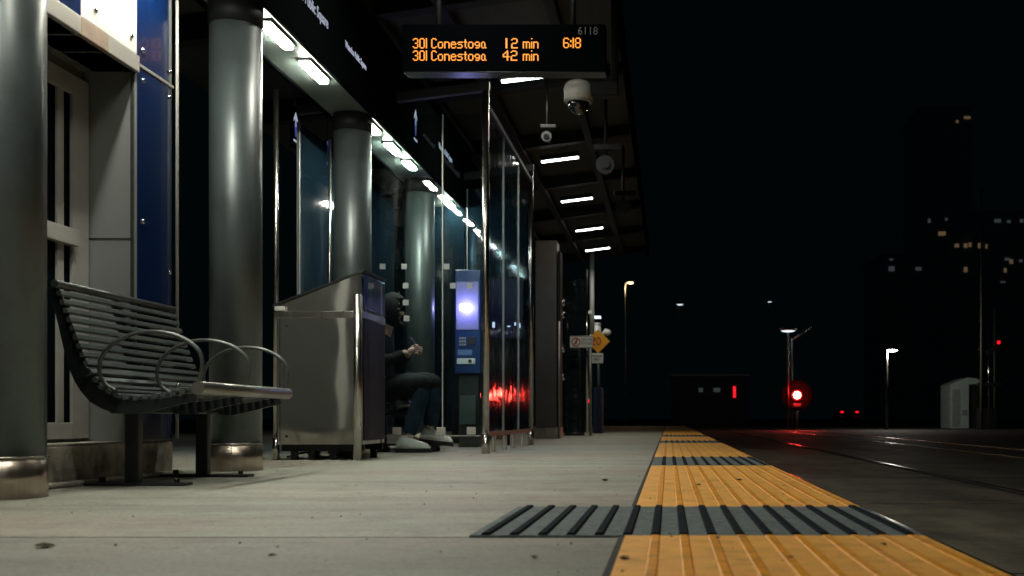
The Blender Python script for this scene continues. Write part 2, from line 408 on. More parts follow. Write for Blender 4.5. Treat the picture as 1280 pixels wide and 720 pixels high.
# blue panels, rounded far corner
def bluepanel(z0,z1):
    p=[(WX-.0,5.003),(WX-.0,5.30)]
    for k in range(7):
        a=math.pi/2*k/6; p.append((WX-.09+.09*math.cos(a),5.30+.09*math.sin(a)))
    p += [(WX-.10,5.39),(WX-.10,5.375),(WX-.013,5.375),(WX-.013,5.003)]
    return MB().prism(p,'z',z0,z1)
bluepanel(.18,1.915).build('blue_panel', M['blue'], K)
bluepanel(1.93,3.4).build('blue_panel', M['blue'], K)
MB().box(-4.2,WX-.101,5.372,5.385,.18,3.4,.002).build('end_panel', mat('end_grey',(.11,.11,.105),.6), K)
MB().box(-2.80,-2.71,5.386,5.43,.18,3.3,.012).build('streak_reflector', mat('reflector_white',(.85,.85,.82),.35), K)  # added white strip, out of view, mirrored as a bright streak in the bin
MB().box(WX-.02,WX+.028,1.6,5.40,0,.022,.008).build('mortar_fillet', M['mortar'], K)
MB().box(WX-.012,WX+.004,5.003,5.36,1.916,1.929).build('panel_joint', M['trim'], K)
MB().cyl((WX+.004,5.395,.18),(WX+.004,5.395,3.4),.008,seg=12).build('corner_trim', M['trim'], K)
MB().box(WX-.012,WX,4.53,4.995,1.965,3.4,.002).build('white_panel', M['white'], K)
MB().box(WX-.012,WX,2.0,4.52,1.965,3.4,.002).build('blue_panel', M['blue'], K)
MB().box(WX-.20,WX+.012,1.8,4.50,1.88,1.955,.003).build('ledge', M['trim'], K)
MB().box(WX-.20,WX+.012,4.72,4.998,1.88,1.955,.003).build('ledge', M['trim'], K)
MB().box(WX-.20,WX+.012,4.505,4.717,1.88,1.955,.003).build('ledge', mat('ledge_copper', (.33,.25,.19), .5, noise=.3, scale=5), K)
for y,z in ((4.44,2.02),(4.63,2.03),(4.94,2.03),(5.05,2.0),(5.32,1.985),(5.05,1.86),(5.32,1.86),(5.05,1.2),(5.32,1.0)):
    MB().sphere((WX+.003,y,z),.013,(.6,1,1),12).build('rivet', M['chrome'], K)
# window
wf = MB().box(RX-.03,RX+.014,4.83,4.965,.19,1.82,.002).box(RX-.03,RX+.014,2.4,4.83,1.73,1.82,.002).box(RX-.03,RX+.014,2.4,4.83,.19,.262,.002)
wo = wf.build('window', M['framewhite'], K)
MB().box(RX-.02,RX+.012,4.715,4.765,.262,1.73,.002).build('stile', M['framewhite'], wo)
MB().box(RX-.03,RX+.034,2.4,4.85,1.05,1.125,.004).build('mullion', M['framewhite'], wo)
MB().box(RX-.025,RX+.001,2.4,4.83,.262,1.73).build('pane', M['windowglass'], wo)

# ------------------------------------------------------------------ bench
def make_bench(label):
    yn, yf = 4.32, 5.34
    B = thing('slatted_bench', (-2.23,(yn+yf)/2,0), label, 'bench', 'slatted benches along the platform')
    # profile of the slat surface (X,Z)
    ctrl = [(-2.452,.818),(-2.425,.74),(-2.39,.645),(-2.355,.55),(-2.32,.47),(-2.28,.41),(-2.215,.372),(-2.13,.362),(-2.04,.372),(-1.965,.385),(-1.91,.393)]
    def samp(n):
        out=[]; seglen=[math.dist(ctrl[i],ctrl[i+1]) for i in range(len(ctrl)-1)]; T=sum(seglen)
        for k in range(n):
            d=T*k/(n-1); i=0
            while i<len(seglen)-1 and d>seglen[i]: d-=seglen[i]; i+=1
            f=d/seglen[i]; out.append((ctrl[i][0]+(ctrl[i+1][0]-ctrl[i][0])*f, ctrl[i][1]+(ctrl[i+1][1]-ctrl[i][1])*f))
        return out
    pts = samp(23)
    for k,(x,z) in enumerate(pts):
        if k==0:
            MB().cyl((x,yn-.01,z),(x,yf+.01,z),.016,seg=16).build('top_rail', M['benchtube'], B); continue
        if k==len(pts)-1: continue
        a=pts[k-1]; c=pts[min(k+1,len(pts)-1)]
        t=Vector((c[0]-a[0],0,c[1]-a[1])).normalized(); n=Vector((-t.z,0,t.x))
        w,h=.0108,.0085
        q=[Vector((x,0,z))+t*w*u+n*h*v for u,v in ((-1,-.7),(-.7,-1),(.7,-1),(1,-.7),(1,.7),(.7,1),(-.7,1),(-1,.7))]
        MB().prism([(p.x,p.z) for p in q],'y',yn,yf).build('slat', M['benchslat'], B)
    MB().cyl((-1.885,yn-.0,.402),(-1.885,yf,.402),.0265,seg=28).build('front_tube', mat('bright_tube',(.34,.335,.31),.3,metal=.85), B)
    MB().cyl((-2.335,yn-.01,.468),(-2.335,yf,.468),.02,seg=16).build('rear_tube', M['benchblack'], B)
    # curved ribs under the slats
    for y in (yn+.03,(yn+yf)/2,yf-.03):
        prof=[]
        for i,(x,z) in enumerate(pts):
            a=pts[max(i-1,0)]; c=pts[min(i+1,len(pts)-1)]
            t=Vector((c[0]-a[0],0,c[1]-a[1])).normalized(); n=Vector((-t.z,0,t.x))
            prof.append((Vector((x,0,z))-n*.012, Vector((x,0,z))-n*(.045+.035*math.sin(math.pi*i/(len(pts)-1))**2)))
        poly=[(p[0].x,p[0].z) for p in prof]+[(p[1].x,p[1].z) for p in prof[::-1]]
        MB().prism(poly,'y',y-.012,y+.012).build('rib', M['benchblack'], B)
    # armrest hoops
    for y in (yn+.02,(yn+yf)/2,yf-.03):
        h=[(-1.90,.40),(-1.885,.44),(-1.875,.49),(-1.88,.535),(-1.91,.575),(-1.97,.61),(-2.05,.628),(-2.13,.625),(-2.20,.60),(-2.255,.56),(-2.285,.51),(-2.285,.455),(-2.26,.415),(-2.22,.39)]
        pts3=[]
        for i in range(len(h)-1):
            p0=h[max(i-1,0)];p1=h[i];p2=h[i+1];p3=h[min(i+2,len(h)-1)]
            for k in range(4):
                u=k/4
                pts3.append(tuple(.5*((2*p1[j])+(-p0[j]+p2[j])*u+(2*p0[j]-5*p1[j]+4*p2[j]-p3[j])*u*u+(-p0[j]+3*p1[j]-3*p2[j]+p3[j])*u**3) for j in (0,1)))
        pts3.append(h[-1])
        MB().tube([(a,y,b) for a,b in pts3], .0085, 10).build('armrest', M['benchtube'], B)
        MB().box(-2.0,-1.905,y-.02,y+.02,.402,.409,.002).cyl((-1.97,y,.408),(-1.97,y,.42),.01,seg=10).build('armrest_bracket', M['chrome'], B)
    for y in (4.50,5.17):
        MB().box(-2.258,-2.20,y-.022,y+.022,.012,.335,.006).build('leg', M['benchblack'], B)
        MB().box(-2.42,-2.0,y-.04,y+.04,0,.014,.003).build('foot_plate', M['benchblack'], B)
        MB().cyl((-2.36,y,.014),(-2.36,y,.035),.014,seg=6).build('bolt', M['darkmetal'], B)
        MB().cyl((-2.05,y,.014),(-2.05,y,.032),.012,seg=6).build('bolt', M['darkmetal'], B)
    MB().box(-2.26,-2.20,4.36,5.30,.30,.345,.006).build('seat_beam', M['benchblack'], B)
    return B
bench = make_bench('dark slatted metal bench with hoop armrests in front of the kiosk window')
b2 = copy_tree(bench); b2.location = (bench.location.x-.33, 9.35, 0)
b2['label'] = 'slatted bench inside the glass shelter with the person sitting on it'

# ------------------------------------------------------------------ bin
BI = thing('rubbish_bin', (-2.34,7.53,0), 'tall stainless steel rubbish bin with a slanted top, beside the bench', 'bin')
bx0,bx1,by0,by1 = -2.625,-2.055,7.25,7.80
MB().prism([(bx0,.105),(bx1,.105),(bx1,1.13),(bx1-.01,1.255),(bx0,1.035)],'y',by0,by1).build('body', M['bin'], BI)
MB().prism([(bx0-.03,1.03),(bx0-.03,1.045),(bx1+.0,1.275),(bx1+.012,1.285),(bx1+.012,1.268),(bx1,1.26)],'y',by0-.012,by1+.012).build('lid', M['binlid'], BI)
MB().box(bx0-.01,bx1+.002,by0-.008,by0+.002,.955,1.0,.003).box(bx1-.002,bx1+.008,by0,by1,.955,1.0,.003).build('band', M['steel'], BI)
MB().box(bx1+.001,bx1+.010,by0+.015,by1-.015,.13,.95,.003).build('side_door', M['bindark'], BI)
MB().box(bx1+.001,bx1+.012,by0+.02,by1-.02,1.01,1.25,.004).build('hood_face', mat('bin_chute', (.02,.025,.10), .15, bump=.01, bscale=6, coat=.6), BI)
for z,px_ in ((.90,bx0+.06),(.16,bx0+.06)): MB().cyl((px_,by0-.006,z),(px_,by0+.002,z),.009,seg=14).build('lock', M['darkmetal'], BI)
MB().box(bx0+.012,bx0+.016,by0-.0015,by0+.002,.12,.95).build('door_seam', M['black'], BI)
MB().box(bx0-.012,bx0+.055,by0-.03,by0-.009,1.0,1.03,.003).build('latch', M['signwhite'], BI)
fr = MB().box(bx0+.02,bx1-.0,by0+.02,by0+.06,.06,.104).box(bx0+.02,bx1,by1-.06,by1-.02,.06,.104).box(bx0+.02,bx0+.06,by0+.06,by1-.06,.061,.103)
fr.build('base_frame', M['black'], BI)
for x in (bx0+.10,bx0+.22,bx0+.36,bx1-.06):
    for y in (by0+.04,by1-.06):
        MB().box(x-.02,x+.02,y-.02,y+.02,0,.06).build('foot', M['black'], BI)
MB().tube([(bx0+.05,by0+.03,.02),(bx0+.15,by0+.10,.05),(bx0+.30,by0+.05,.02),(bx0+.45,by0+.1,.045)],.006,6).build('cable', M['black'], BI)
for x,z,lab in ((-2.075,1.105,'stainless bollard post at the right front corner of the steel bin'),):
    y = 7.20 if x>-2.3 else 7.26
    r = .027 if x>-2.3 else .018
    o = MB().cyl((x,y,0),(x,y,z),r,seg=24).build('bollard', M['steel']); tag(o, lab, 'bollard')

# ------------------------------------------------------------------ glass shelter
SX=-1.457
SH = thing('glass_shelter', (-2.1,10.0,0), 'glass waiting shelter with steel posts where a person sits', 'shelter')
def post(x,y,ztop,r=.027):
    p = MB().cyl((x,y,.15),(x,y,ztop),r,seg=24).build('post', M['steel'], SH)
    MB().cyl((x,y,0),(x,y,.148),r+.005,seg=24).build('post_foot', M['steel'], p)
post(SX,8.6,2.92); post(SX,11.4,2.96); post(-2.655,7.30,2.50,.017); post(-2.70,8.6,2.50,.012)
# end glass facing the viewer
for x0,x1 in ((-2.69,-2.38),(-2.37,-1.805),(-1.795,-1.50)):
    MB().box(x0,x1,8.594,8.606,.145,2.70).build('glass_panel', M['glass'], SH)
for x in (-2.375,-1.80):
    MB().box(x-.004,x+.004,8.588,8.612,.12,2.70).build('glass_edge', M['trim'], SH)
for y in (9.5,10.45):
    MB().box(SX-.009,SX+.009,y-.006,y+.006,.17,2.75).build('glass_edge', M['trim'], SH)
MB().box(-2.13,-2.122,11.385,11.42,.12,2.70).build('glass_edge', M['trim'], SH)
MB().box(-2.69,-1.50,8.590,8.610,.138,.145).build('bottom_edge', M['trim'], SH)
for x in (-2.16,-1.81,-1.57): MB().box(x-.035,x+.035,8.58,8.585,.15,.21,.002).build('glass_clamp', M['trim'], SH)
# inner glass + far end glass
for x0,x1 in ((-2.80,-2.16),(-2.15,-1.50)):
    MB().box(x0,x1,11.40,11.412,.145,2.70).build('glass_panel', M['frost'], SH)
# side screen facing the tracks
MB().box(SX-.006,SX+.006,8.66,11.34,.17,2.75).build('glass_panel', M['sideglass'], SH)
MB().box(SX-.012,SX+.012,8.66,11.34,.135,.17).build('screen_rail', mat('rust_pink_rail', (.42,.17,.12), .5, noise=.2), SH)
for k,y in enumerate((9.0,9.6,10.15,10.75,11.1)):
    MB().box(SX-.015,SX+.015,y-.035,y+.035,0,.134,.003).build('screen_foot', M['steel'], SH)
MB().box(SX-.02,SX+.02,9.2-.5,11.36,2.76,2.80).build('screen_head', M['darkmetal'], SH)
# back glazing
for y0,y1 in ((8.45,9.9),(9.92,11.38)):
    MB().box(-2.906,-2.894,y0,y1,.12,2.60).build('glass_panel', M['frost'], SH)
    MB().box(-2.91,-2.89,y0,y0+.018,.0,2.60).build('mullion', M['trim'], SH)
# sloping head beams
def sbeam(y,w=.03,h=.07,x0=-2.95,x1=-.9,dz=0.0,name='roof_beam'):
    f=lambda x: 2.955+.127*(x-SX)+dz
    return MB().prism([(x0,f(x0)),(x1,f(x1)),(x1,f(x1)-h),(x0,f(x0)-h)],'y',y-w,y+w).build(name, M['darkmetal'], SH)
sbeam(8.6,x1=SX+.03); sbeam(11.4,x1=SX+.03)
# stickers on the glass
for py,pxs in ((357,(507,)),(378,(507,)),(398,(508,)),(357,(566,587)),(333,(372,478,505,558))):
    for px in pxs:
        S=F/8.585; x,z=ux(px,S),uz(py,S)
        if px<400: continue
        MB().box(x-.022,x+.022,8.587,8.592,z-.022,z+.022).build('glass_marker', M['etch'], SH)

# portal beam on the column line: fascia with lettering, lit soffit below
FX=-2.16
FA = thing('sign_fascia', (-2.3,7,2.5), 'long dark fascia on the column line with white station lettering', 'sign')
MB().box(FX-.03,FX,-8.0,13.2,2.50,3.12,.004).build('fascia_board', M['fascia'], FA)
MB().box(-2.52,-2.49,-8.0,13.2,2.50,3.12,.004).build('rear_board', M['fascia'], FA)
rotX = Matrix.Rotation(R(90),3,'Z') @ Matrix.Rotation(R(90),3,'X')   # text facing +X, reading along +Y
def ftext(body,size,y1,z,sx=1.0,lit='white_lit'):
    return text_mesh(body,size,M[lit],FA,(FX+.003,y1,z),rotX,'lettering',align='RIGHT',sx=sx,ext=.001,bold=.001)
ftext('Waterloo Public Square',.098,6.84,2.745,.82)
ftext('Waterloo Public Square',.064,7.70,2.76,.80)
ftext('Waterloo Public Square',.080,10.75,2.82,.8)
def arrow_logo(X,y,z,s,parent,rot=None):
    # pale four-armed arrow above a blue wedge and a slanted bar, facing +X
    def pr(p): return [(y+a*s, z+b*s) for a,b in p]
    MB().prism(pr([(-.04,-.1),(-.04,.25),(-.22,.10),(-.22,.22),(0,.50),(.22,.22),(.22,.10),(.04,.25),(.04,-.1)]),'x',X,X+.003).build('logo_arrow', M['white_lit'], parent)
    MB().prism(pr([(-.15,.02),(-.06,.10),(-.06,-.13),(.06,-.13),(.06,.10),(.15,.02),(.06,-.5),(-.06,-.5)]),'x',X+.0005,X+.0025).build('logo_wedge', M['blue_lit'], parent)
    MB().prism(pr([(-.26,-.72),(.26,-.72),(.26,-.63),(-.26,-.63)]),'x',X,X+.003).build('logo_bar', M['white_lit'], parent)
arrow_logo(FX+.002,9.2,2.80,.22,FA)
LS = thing('light_soffit', (-2.3,7,2.5), 'pale soffit strip with bright lights running between the column tops', 'soffit')
MB().box(-2.488,FX-.032,-8.0,13.2,2.515,2.54).build('soffit_panel', M['soffit'], LS)
slab = {-7.2:'soffit light far behind the viewer',-5.4:'soffit light four bays behind the viewer',-3.6:'soffit light two bays behind the viewer',-1.9:'soffit light behind the viewer',2.1:'soffit light one bay before the nearest column',2.9:'soffit light just before the nearest column',
 4.25:'soffit light above the near end of the bench',4.95:'soffit light above the far end of the bench',
 6.25:'first bright rectangular soffit light, top left beside the striped column',6.91:'second bright soffit light beside the station lettering',
 8.20:'soffit light just right of the dark-topped column',8.85:'middle soffit light seen through the shelter glass',9.45:'farthest clear soffit light seen through the shelter glass',
 11.2:'last soffit light at the far end of the shelter'}
for y,lab in slab.items():
    t = thing('soffit_light', (-2.27,y,2.49), lab, 'light', 'rectangular soffit lights')
    hl = .20 if y<8.5 else .14
    MB().box(-2.298,-2.242,y-hl,y+hl,2.482,2.501,.004).build('diffuser', M['fixture'], t)
    MB().box(-2.315,-2.225,y-hl-.012,y+hl+.012,2.501,2.514,.003).build('housing', M['darkmetal'], t)

# hanging info plates behind (left of dark-topped column)
for X,y,z,s,lab in ((-3.02,8.75,2.66,.20,'hanging transit plate with pale arrow, left of the dark-topped column'),):
    t = thing('transit_plate', (X-.01,y,z-.2), lab, 'sign')
    MB().box(X-.02,X-.004,y-.09,y+.09,z-.19,z+.14,.003).build('plate', M['fascia'], t)
    MB().cyl((X-.012,y,z+.14),(X-.012,y,3.15),.008,seg=8).build('hanger', M['darkmetal'], t)
    arrow_logo(X-.003,y,z,s,t)
t = thing('transit_plate', (-2.95,9.35,2.4), 'small blue lit plate beside the dark-topped column', 'sign')
MB().box(-2.96,-2.945,9.28,9.42,2.46,2.68,.003).build('plate', M['fascia'], t)
MB().box(-2.944,-2.941,9.30,9.40,2.55,2.67).build('blue_field', M['blue_lit'], t)
MB().box(-2.944,-2.941,9.29,9.41,2.47,2.49).build('bar', M['white_lit'], t)
MB().cyl((-2.952,9.35,2.68),(-2.952,9.35,3.1),.008,seg=8).build('hanger', M['darkmetal'], t)

# ------------------------------------------------------------------ canopy
def cz(x): return 3.40+.127*(x+1.31)
CA = thing('platform_canopy', (-1.8,6,3.3), 'dark sloping canopy roof over the platform', 'canopy')
MB().prism([(-4.2,cz(-4.2)+.22),(-.43,cz(-.43)+.16),(-.43,cz(-.43)+.26),(-4.2,cz(-4.2)+.36)],'y',-8,21.5).build('roof_deck', M['canopy'], CA)
MB().prism([(-.43,cz(-.43)-.0),(-.40,cz(-.43)-.0),(-.40,cz(-.43)+.30),(-.43,cz(-.43)+.30)],'y',-8,21.5).build('edge_fascia', M['fascia'], CA)
for y in [ -3+2.16*k for k in range(12)]:
    MB().prism([(-4.2,cz(-4.2)+.0),(-.45,cz(-.45)+.04),(-.45,cz(-.45)+.155),(-4.2,cz(-4.2)+.215)],'y',y+.3,y+.42).build('cross_beam', M['black'], CA)
for x in (-2.25,-1.72,-.92):
    MB().box(x-.04,x+.04,-8,21.4,cz(x)+.02,cz(x)+.12).build('purlin', M['black'], CA)
strips = [(-4.0,0),(2.9,0),(6.4,0),(9.9,1),(13.0,1),(15.4,1),(17.8,1),(19.9,1)]
sl = {9.9:'strip light right below the amber display',13.0:'strip light above the second glass post, right of it',15.4:'third strip light down the canopy',
      17.8:'fourth strip light down the canopy',19.9:'farthest small strip light under the canopy',6.4:'strip light above the amber display, outside the view',
      2.9:'strip light overhead between bench and viewer',-.6:'strip light straight above the viewer',-4.0:'strip light behind the viewer'}
for y,_ in strips:
    t = thing('strip_light', (-1.31,y,cz(-1.31)), sl[y], 'light', 'strip lights under the canopy')
    f=lambda x,dz: cz(x)+dz
    MB().prism([(-1.545,f(-1.545,0)),(-1.075,f(-1.075,0)),(-1.075,f(-1.075,.06)),(-1.545,f(-1.545,.06))],'y',y-.05,y+.05).build('housing', M['darkmetal'], t)
    MB().prism([(-1.53,f(-1.53,-.012)),(-1.09,f(-1.09,-.012)),(-1.09,f(-1.09,-.001)),(-1.53,f(-1.53,-.001))],'y',y-.03,y+.03).build('diffuser', M['strip'], t)
    ld = bpy.data.lights.new('strip_lamp','AREA'); ld.shape='RECTANGLE'; ld.size=.44; ld.size_y=.06
    ld.energy = 15 if y<7 else 13; ld.color=(1,.95,.80); ld.spread=R(160)
    lo = bpy.data.objects.new('strip_lamp', ld); col.objects.link(lo); lo.parent = t; lo.location=(0,0,-.05)

# ------------------------------------------------------------------ LED display
G = {'3':['01110','10001','00001','00001','00110','00001','00001','10001','01110'],
'0':['01110','10001','10001','10001','10001','10001','10001','10001','01110'],
'1':['1','1','1','1','1','1','1','1','1'],
'2':['01110','10001','00001','00001','01110','10000','10000','10000','11111'],
'4':['00010','00110','01010','10010','10010','11111','00010','00010','00010'],
'6':['01110','10001','10000','10000','11110','10001','10001','10001','01110'],
'8':['01110','10001','10001','10001','01110','10001','10001','10001','01110'],
'C':['01110','10001','10000','10000','10000','10000','10000','10001','01110'],
'o':['0','0','0','01110','10001','10001','10001','10001','01110'],
'n':['0','0','0','11110','10001','10001','10001','10001','10001'],
'e':['0','0','0','01110','10001','11111','10000','10001','01110'],
's':['0','0','0','01111','10000','01110','00001','00001','11110'],
't':['0','010','010','111','010','010','010','010','001'],
'g':['0','0','0','01110','10001','10001','01111','00001','01110'],
'a':['0','0','0','01100','10010','10010','10010','10010','01101'],
'm':['0','0','0','1111110','1001001','1001001','1001001','1001001','1001001'],
'i':['1','0','0','1','1','1','1','1','1'],
':':['0','0','1','1','0','0','1','1','0'],' ':['00']*9}
DS=F/7.0; DY=7.0
D = thing('led_display', (ux(630,DS),DY,uz(93,DS)), 'hanging black departure display with two rows of amber text', 'display')
MB().box(ux(503,DS),ux(757,DS),DY+.004,DY+.12,uz(89,DS),uz(30,DS),.004).build('cabinet', mat('display_black', (.0015,.002,.0025), .9, spec=0.0), D)
MB().box(ux(505,DS),ux(757,DS),DY+.002,DY+.122,uz(89.3,DS)-.006,uz(89.3,DS)-.001,.001).build('bottom_trim', mat('display_trim', (.035,.04,.042), .25, metal=.6), D)
for px in (545,715): MB().cyl((ux(px,DS),DY+.09,uz(30,DS)),(ux(px,DS),DY+.09,cz(ux(px,DS))+.03),.018,seg=12).build('hanger', M['darkmetal'], D)
def led(txt, x0px, x1px, ytop, ybot, name='led_text'):
    def w(c): return max(len(r) for r in G[c])
    cols = sum(w(c)+1 for c in txt)-1
    dx=(x1px-x0px)/cols; dy=(ybot-ytop)/9
    m=MB(); cx=0
    for c in txt:
        for r,row in enumerate(G[c]):
            for k,b in enumerate(row):
                if b=='1':
                    px=x0px+(cx+k)*dx; py=ytop+r*dy
                    X0,X1=ux(px-.05*dx,DS),ux(px+dx*1.05,DS); Z1,Z0=uz(py,DS),uz(py+dy*.95,DS)
                    v=[m.bm.verts.new(p) for p in ((X0,DY+.002,Z0),(X1,DY+.002,Z0),(X1,DY+.002,Z1),(X0,DY+.002,Z1))]; m.bm.faces.new(v)
        cx += w(c)+1
    o = m.build(name, M['led'], D)
led('301 Conestoga',516,608,47.6,60.4); led('301 Conestoga',516,608,63,75.8)
led('1',632,634,47.6,60.4); led('2',639,647,47.6,60.4); led('min',653.5,673,47.6,60.4)
led('42',628.5,646.5,63,75.8); led('min',653.5,673,63,75.8)
led('6:18',704,726,47,60)
rotF = Matrix.Rotation(R(90),3,'X')   # text facing -Y
text_mesh('6118',.072,mat('faint_number',(.10,.11,.12),.6),D,(ux(722,DS),DY+.002,uz(43,DS)),rotF,'unit_number',ext=.0006,sx=.92)

# ------------------------------------------------------------------ dome camera and things hanging under the canopy edge
t = thing('dome_camera', (-.67,8.0,2.55), 'white dome security camera hanging under the display', 'camera')
cxx,cyy=-.67,8.0
MB().cyl((cxx,cyy,2.63),(cxx,cyy,2.73),.108,.104,seg=32).sphere((cxx,cyy,2.73),.104,(1,1,.55),28).build('housing', M['camwhite'], t)
MB().cyl((cxx,cyy,2.615),(cxx,cyy,2.632),.098,.108,seg=32).build('ring', M['trim'], t)
MB().sphere((cxx,cyy,2.616),.085,(1,1,1),28,'low').build('dome', M['domeglass'], t)
MB().box(cxx+.05,cxx+.30,cyy-.05,cyy+.06,2.66,2.77,.012).build('arm', M['black'], t)
MB().cyl((cxx+.27,cyy,2.70),(cxx+.27,cyy,cz(cxx+.27)+.05),.03,seg=12).build('drop_pole', M['black'], t)
for x,y,z,lab in ((-.62,10.6,2.75,'small round speaker hanging behind the dome camera'),(-.55,13.0,2.80,'dark speaker hanging farther down the canopy edge'),(-1.15,10.2,2.93,'tiny shiny camera hanging between the strip lights')):
    t = thing('hanging_speaker', (x,y,z), lab, 'speaker', 'dark equipment hanging below the canopy')
    k = .55 if x < -1 else 1
    MB().cyl((x,y-.10*k,z),(x,y+.10*k,z),.09*k,.06*k,seg=20).build('horn', M['darkmetal'], t)
    MB().cyl((x,y-.112*k,z),(x,y-.101*k,z),.045*k,seg=16).build('front', M['chrome'] if k<1 else M['darkmetal'], t)
    MB().cyl((x,y,z+.05*k),(x,y,cz(x)+.06),.018*k,seg=10).box(x-.11*k,x+.16*k,y-.03,y+.03,z+.16*k,z+.22*k,.006).build('bracket', M['black'], t)

# ------------------------------------------------------------------ blue ticket machine in the shelter
T = thing('ticket_machine', (-1.93,10.6,0), 'blue ticket machine with a glowing screen behind the shelter glass', 'ticket machine')
S=F/10.45
x0,x1=ux(568,S),ux(601,S)
MB().box(x0,x1,10.46,10.72,uz(467,S),1.72,.012).build('cabinet', M['machineblue'], T)
MB().box(x0+.03,x1-.03,10.50,10.70,.0,uz(467,S)-.002,.006).build('pedestal', M['darkmetal'], T)
MB().box(x0+.05,x1-.05,10.455,10.463,.22,.50,.003).build('pedestal_panel', mat('pedestal_grey',(.06,.085,.08),.4), T)
MB().box(ux(577,S),ux(590,S),10.35,10.4525,uz(389,S),uz(381,S),.012).build('lamp', M['screen'], T)
for r_ in range(3):
    for c_ in range(3):
        MB().box(ux(574+3*c_,S),ux(576+3*c_,S),10.452,10.4598,uz(424+4*r_,S),uz(421.5+4*r_,S),.001).build('key', M['signwhite'] if 0 else M['trim'], T)
MB().box(ux(585,S),ux(594,S),10.452,10.4598,uz(431,S),uz(421,S),.002).build('coin_slot', M['ink'], T)
MB().box(ux(571,S),ux(594,S),10.450,10.463,uz(455,S),uz(448,S),.003).build('card_slot', M['signwhite'], T)
MB().cyl((ux(587.5,S),10.449,uz(451.5,S)),(ux(587.5,S),10.444,uz(451.5,S)),.017,seg=16).build('slot_button', M['ink'], T)
MB().box(ux(572,S),ux(590,S),10.455,10.4625,uz(444,S),uz(437,S),.001).build('label_plate', mat('label_blue',(.12,.2,.42),.5), T)
MB().box(ux(570,S),ux(598,S),10.4535,10.4575,uz(412,S),uz(352,S),.001).build('pale_panel', mat('pale_panel',(.22,.22,.42),.5), T)  # added pale face so the lamp's violet glow shows on the blue cabinet

# ------------------------------------------------------------------ person
def skin_mesh(name, verts, edges, radii, m, parent, subs=2, root=0):
    me = bpy.data.meshes.new(name); off = world_loc(parent)
    me.from_pydata([Vector(v)-off for v in verts], edges, []); me.update()
    o = bpy.data.objects.new(name, me); col.objects.link(o)
    md = o.modifiers.new('s','SKIN'); md.use_smooth_shade = True
    sd = me.skin_vertices[0].data
    for i,r in enumerate(radii):
        sd[i].radius = (r,r) if not isinstance(r,tuple) else r
        sd[i].use_root = (i==root)
    sb = o.modifiers.new('ss','SUBSURF'); sb.levels = subs; sb.render_levels = subs
    dg = bpy.context.evaluated_depsgraph_get(); dg.update()
    nm = bpy.data.meshes.new_from_object(o.evaluated_get(dg)); bpy.data.objects.remove(o)
    nm.materials.clear(); nm.materials.append(m)
    if m.name in ('jacket','jeans'):
        from mathutils import noise as NZ
        for v in nm.vertices:
            q = v.co*(22 if m.name=='jeans' else 14); v.co += v.normal*(.011*NZ.noise(Vector((q.x,q.y,q.z*.55)))+.005*NZ.noise(v.co*45))
    for p in nm.polygons: p.use_smooth = True
    ob = bpy.data.objects.new(name, nm); col.objects.link(ob); ob.parent = parent
    return ob
P = thing('person', (-2.40,9.0,0), 'person in dark hooded jacket and jeans sitting in the shelter holding a phone', 'person')
yc=9.0
J = dict(pel=(-2.46,yc,.50), bel=(-2.47,yc,.64), che=(-2.43,yc,.83), nec=(-2.37,yc,1.00), hb=(-2.34,yc,1.07), hd=(-2.315,yc,1.17), ht=(-2.30,yc,1.24))
body_v=[J['pel'],J['bel'],J['che'],J['nec'],J['hb'],J['hd'],J['ht']]
body_r=[.14,.13,.15,.055,.06,.092,.07]
E=[(0,1),(1,2),(2,3),(3,4),(4,5),(5,6)]
legs={}
for s,(kx,ax,tx,az) in {-1:(-2.0,-2.14,-2.02,.10), 1:(-1.97,-2.02,-1.92,.17)}.items():
    b=len(body_v)
    yy=yc+s*.12
    body_v += [(-2.40,yc+s*.09,.48),(-2.2,yy,.54),(kx,yy,.575),((kx+ax)/2,yy,.36),(ax,yy,az)]
    body_r += [.085,.075,.056,.05,.034]
    E += [(0,b),(b,b+1),(b+1,b+2),(b+2,b+3),(b+3,b+4)]
for s in (-1,1):
    b=len(body_v)
    body_v += [(-2.42,yc+s*.17,.92),(-2.37,yc+s*.22,.74),(-2.26,yc+s*.14,.77),(-2.165,yc+s*.055,.835)]
    body_r += [.055,.045,.036,.026]
    E += [(2,b),(b,b+1),(b+1,b+2),(b+2,b+3)]
skin_mesh('body', body_v, E, body_r, M['skin'], P)
# jacket with sleeves
jv=[J['pel'],J['bel'],J['che'],(-2.385,yc,.985)]; jr=[.155,.155,.175,.085]; je=[(0,1),(1,2),(2,3)]
for s in (-1,1):
    b=len(jv)
    jv += [(-2.42,yc+s*.175,.92),(-2.375,yc+s*.23,.74),(-2.27,yc+s*.15,.765),(-2.19,yc+s*.08,.82)]
    jr += [.075,.066,.055,.04]; je += [(2,b),(b,b+1),(b+1,b+2),(b+2,b+3)]
for s in (-1,1):
    b=len(jv); kx=-2.0 if s<0 else -1.97; yy=yc+s*.12
    jv += [(-2.36,yc+s*.10,.49),(-2.18,yy,.56),(kx+.005,yy,.59),(kx-.03,yy,.50)]
    jr += [.125,.115,.098,.088]; je += [(0,b),(b,b+1),(b+1,b+2),(b+2,b+3)]
skin_mesh('jacket', jv, je, jr, M['jacket'], P)
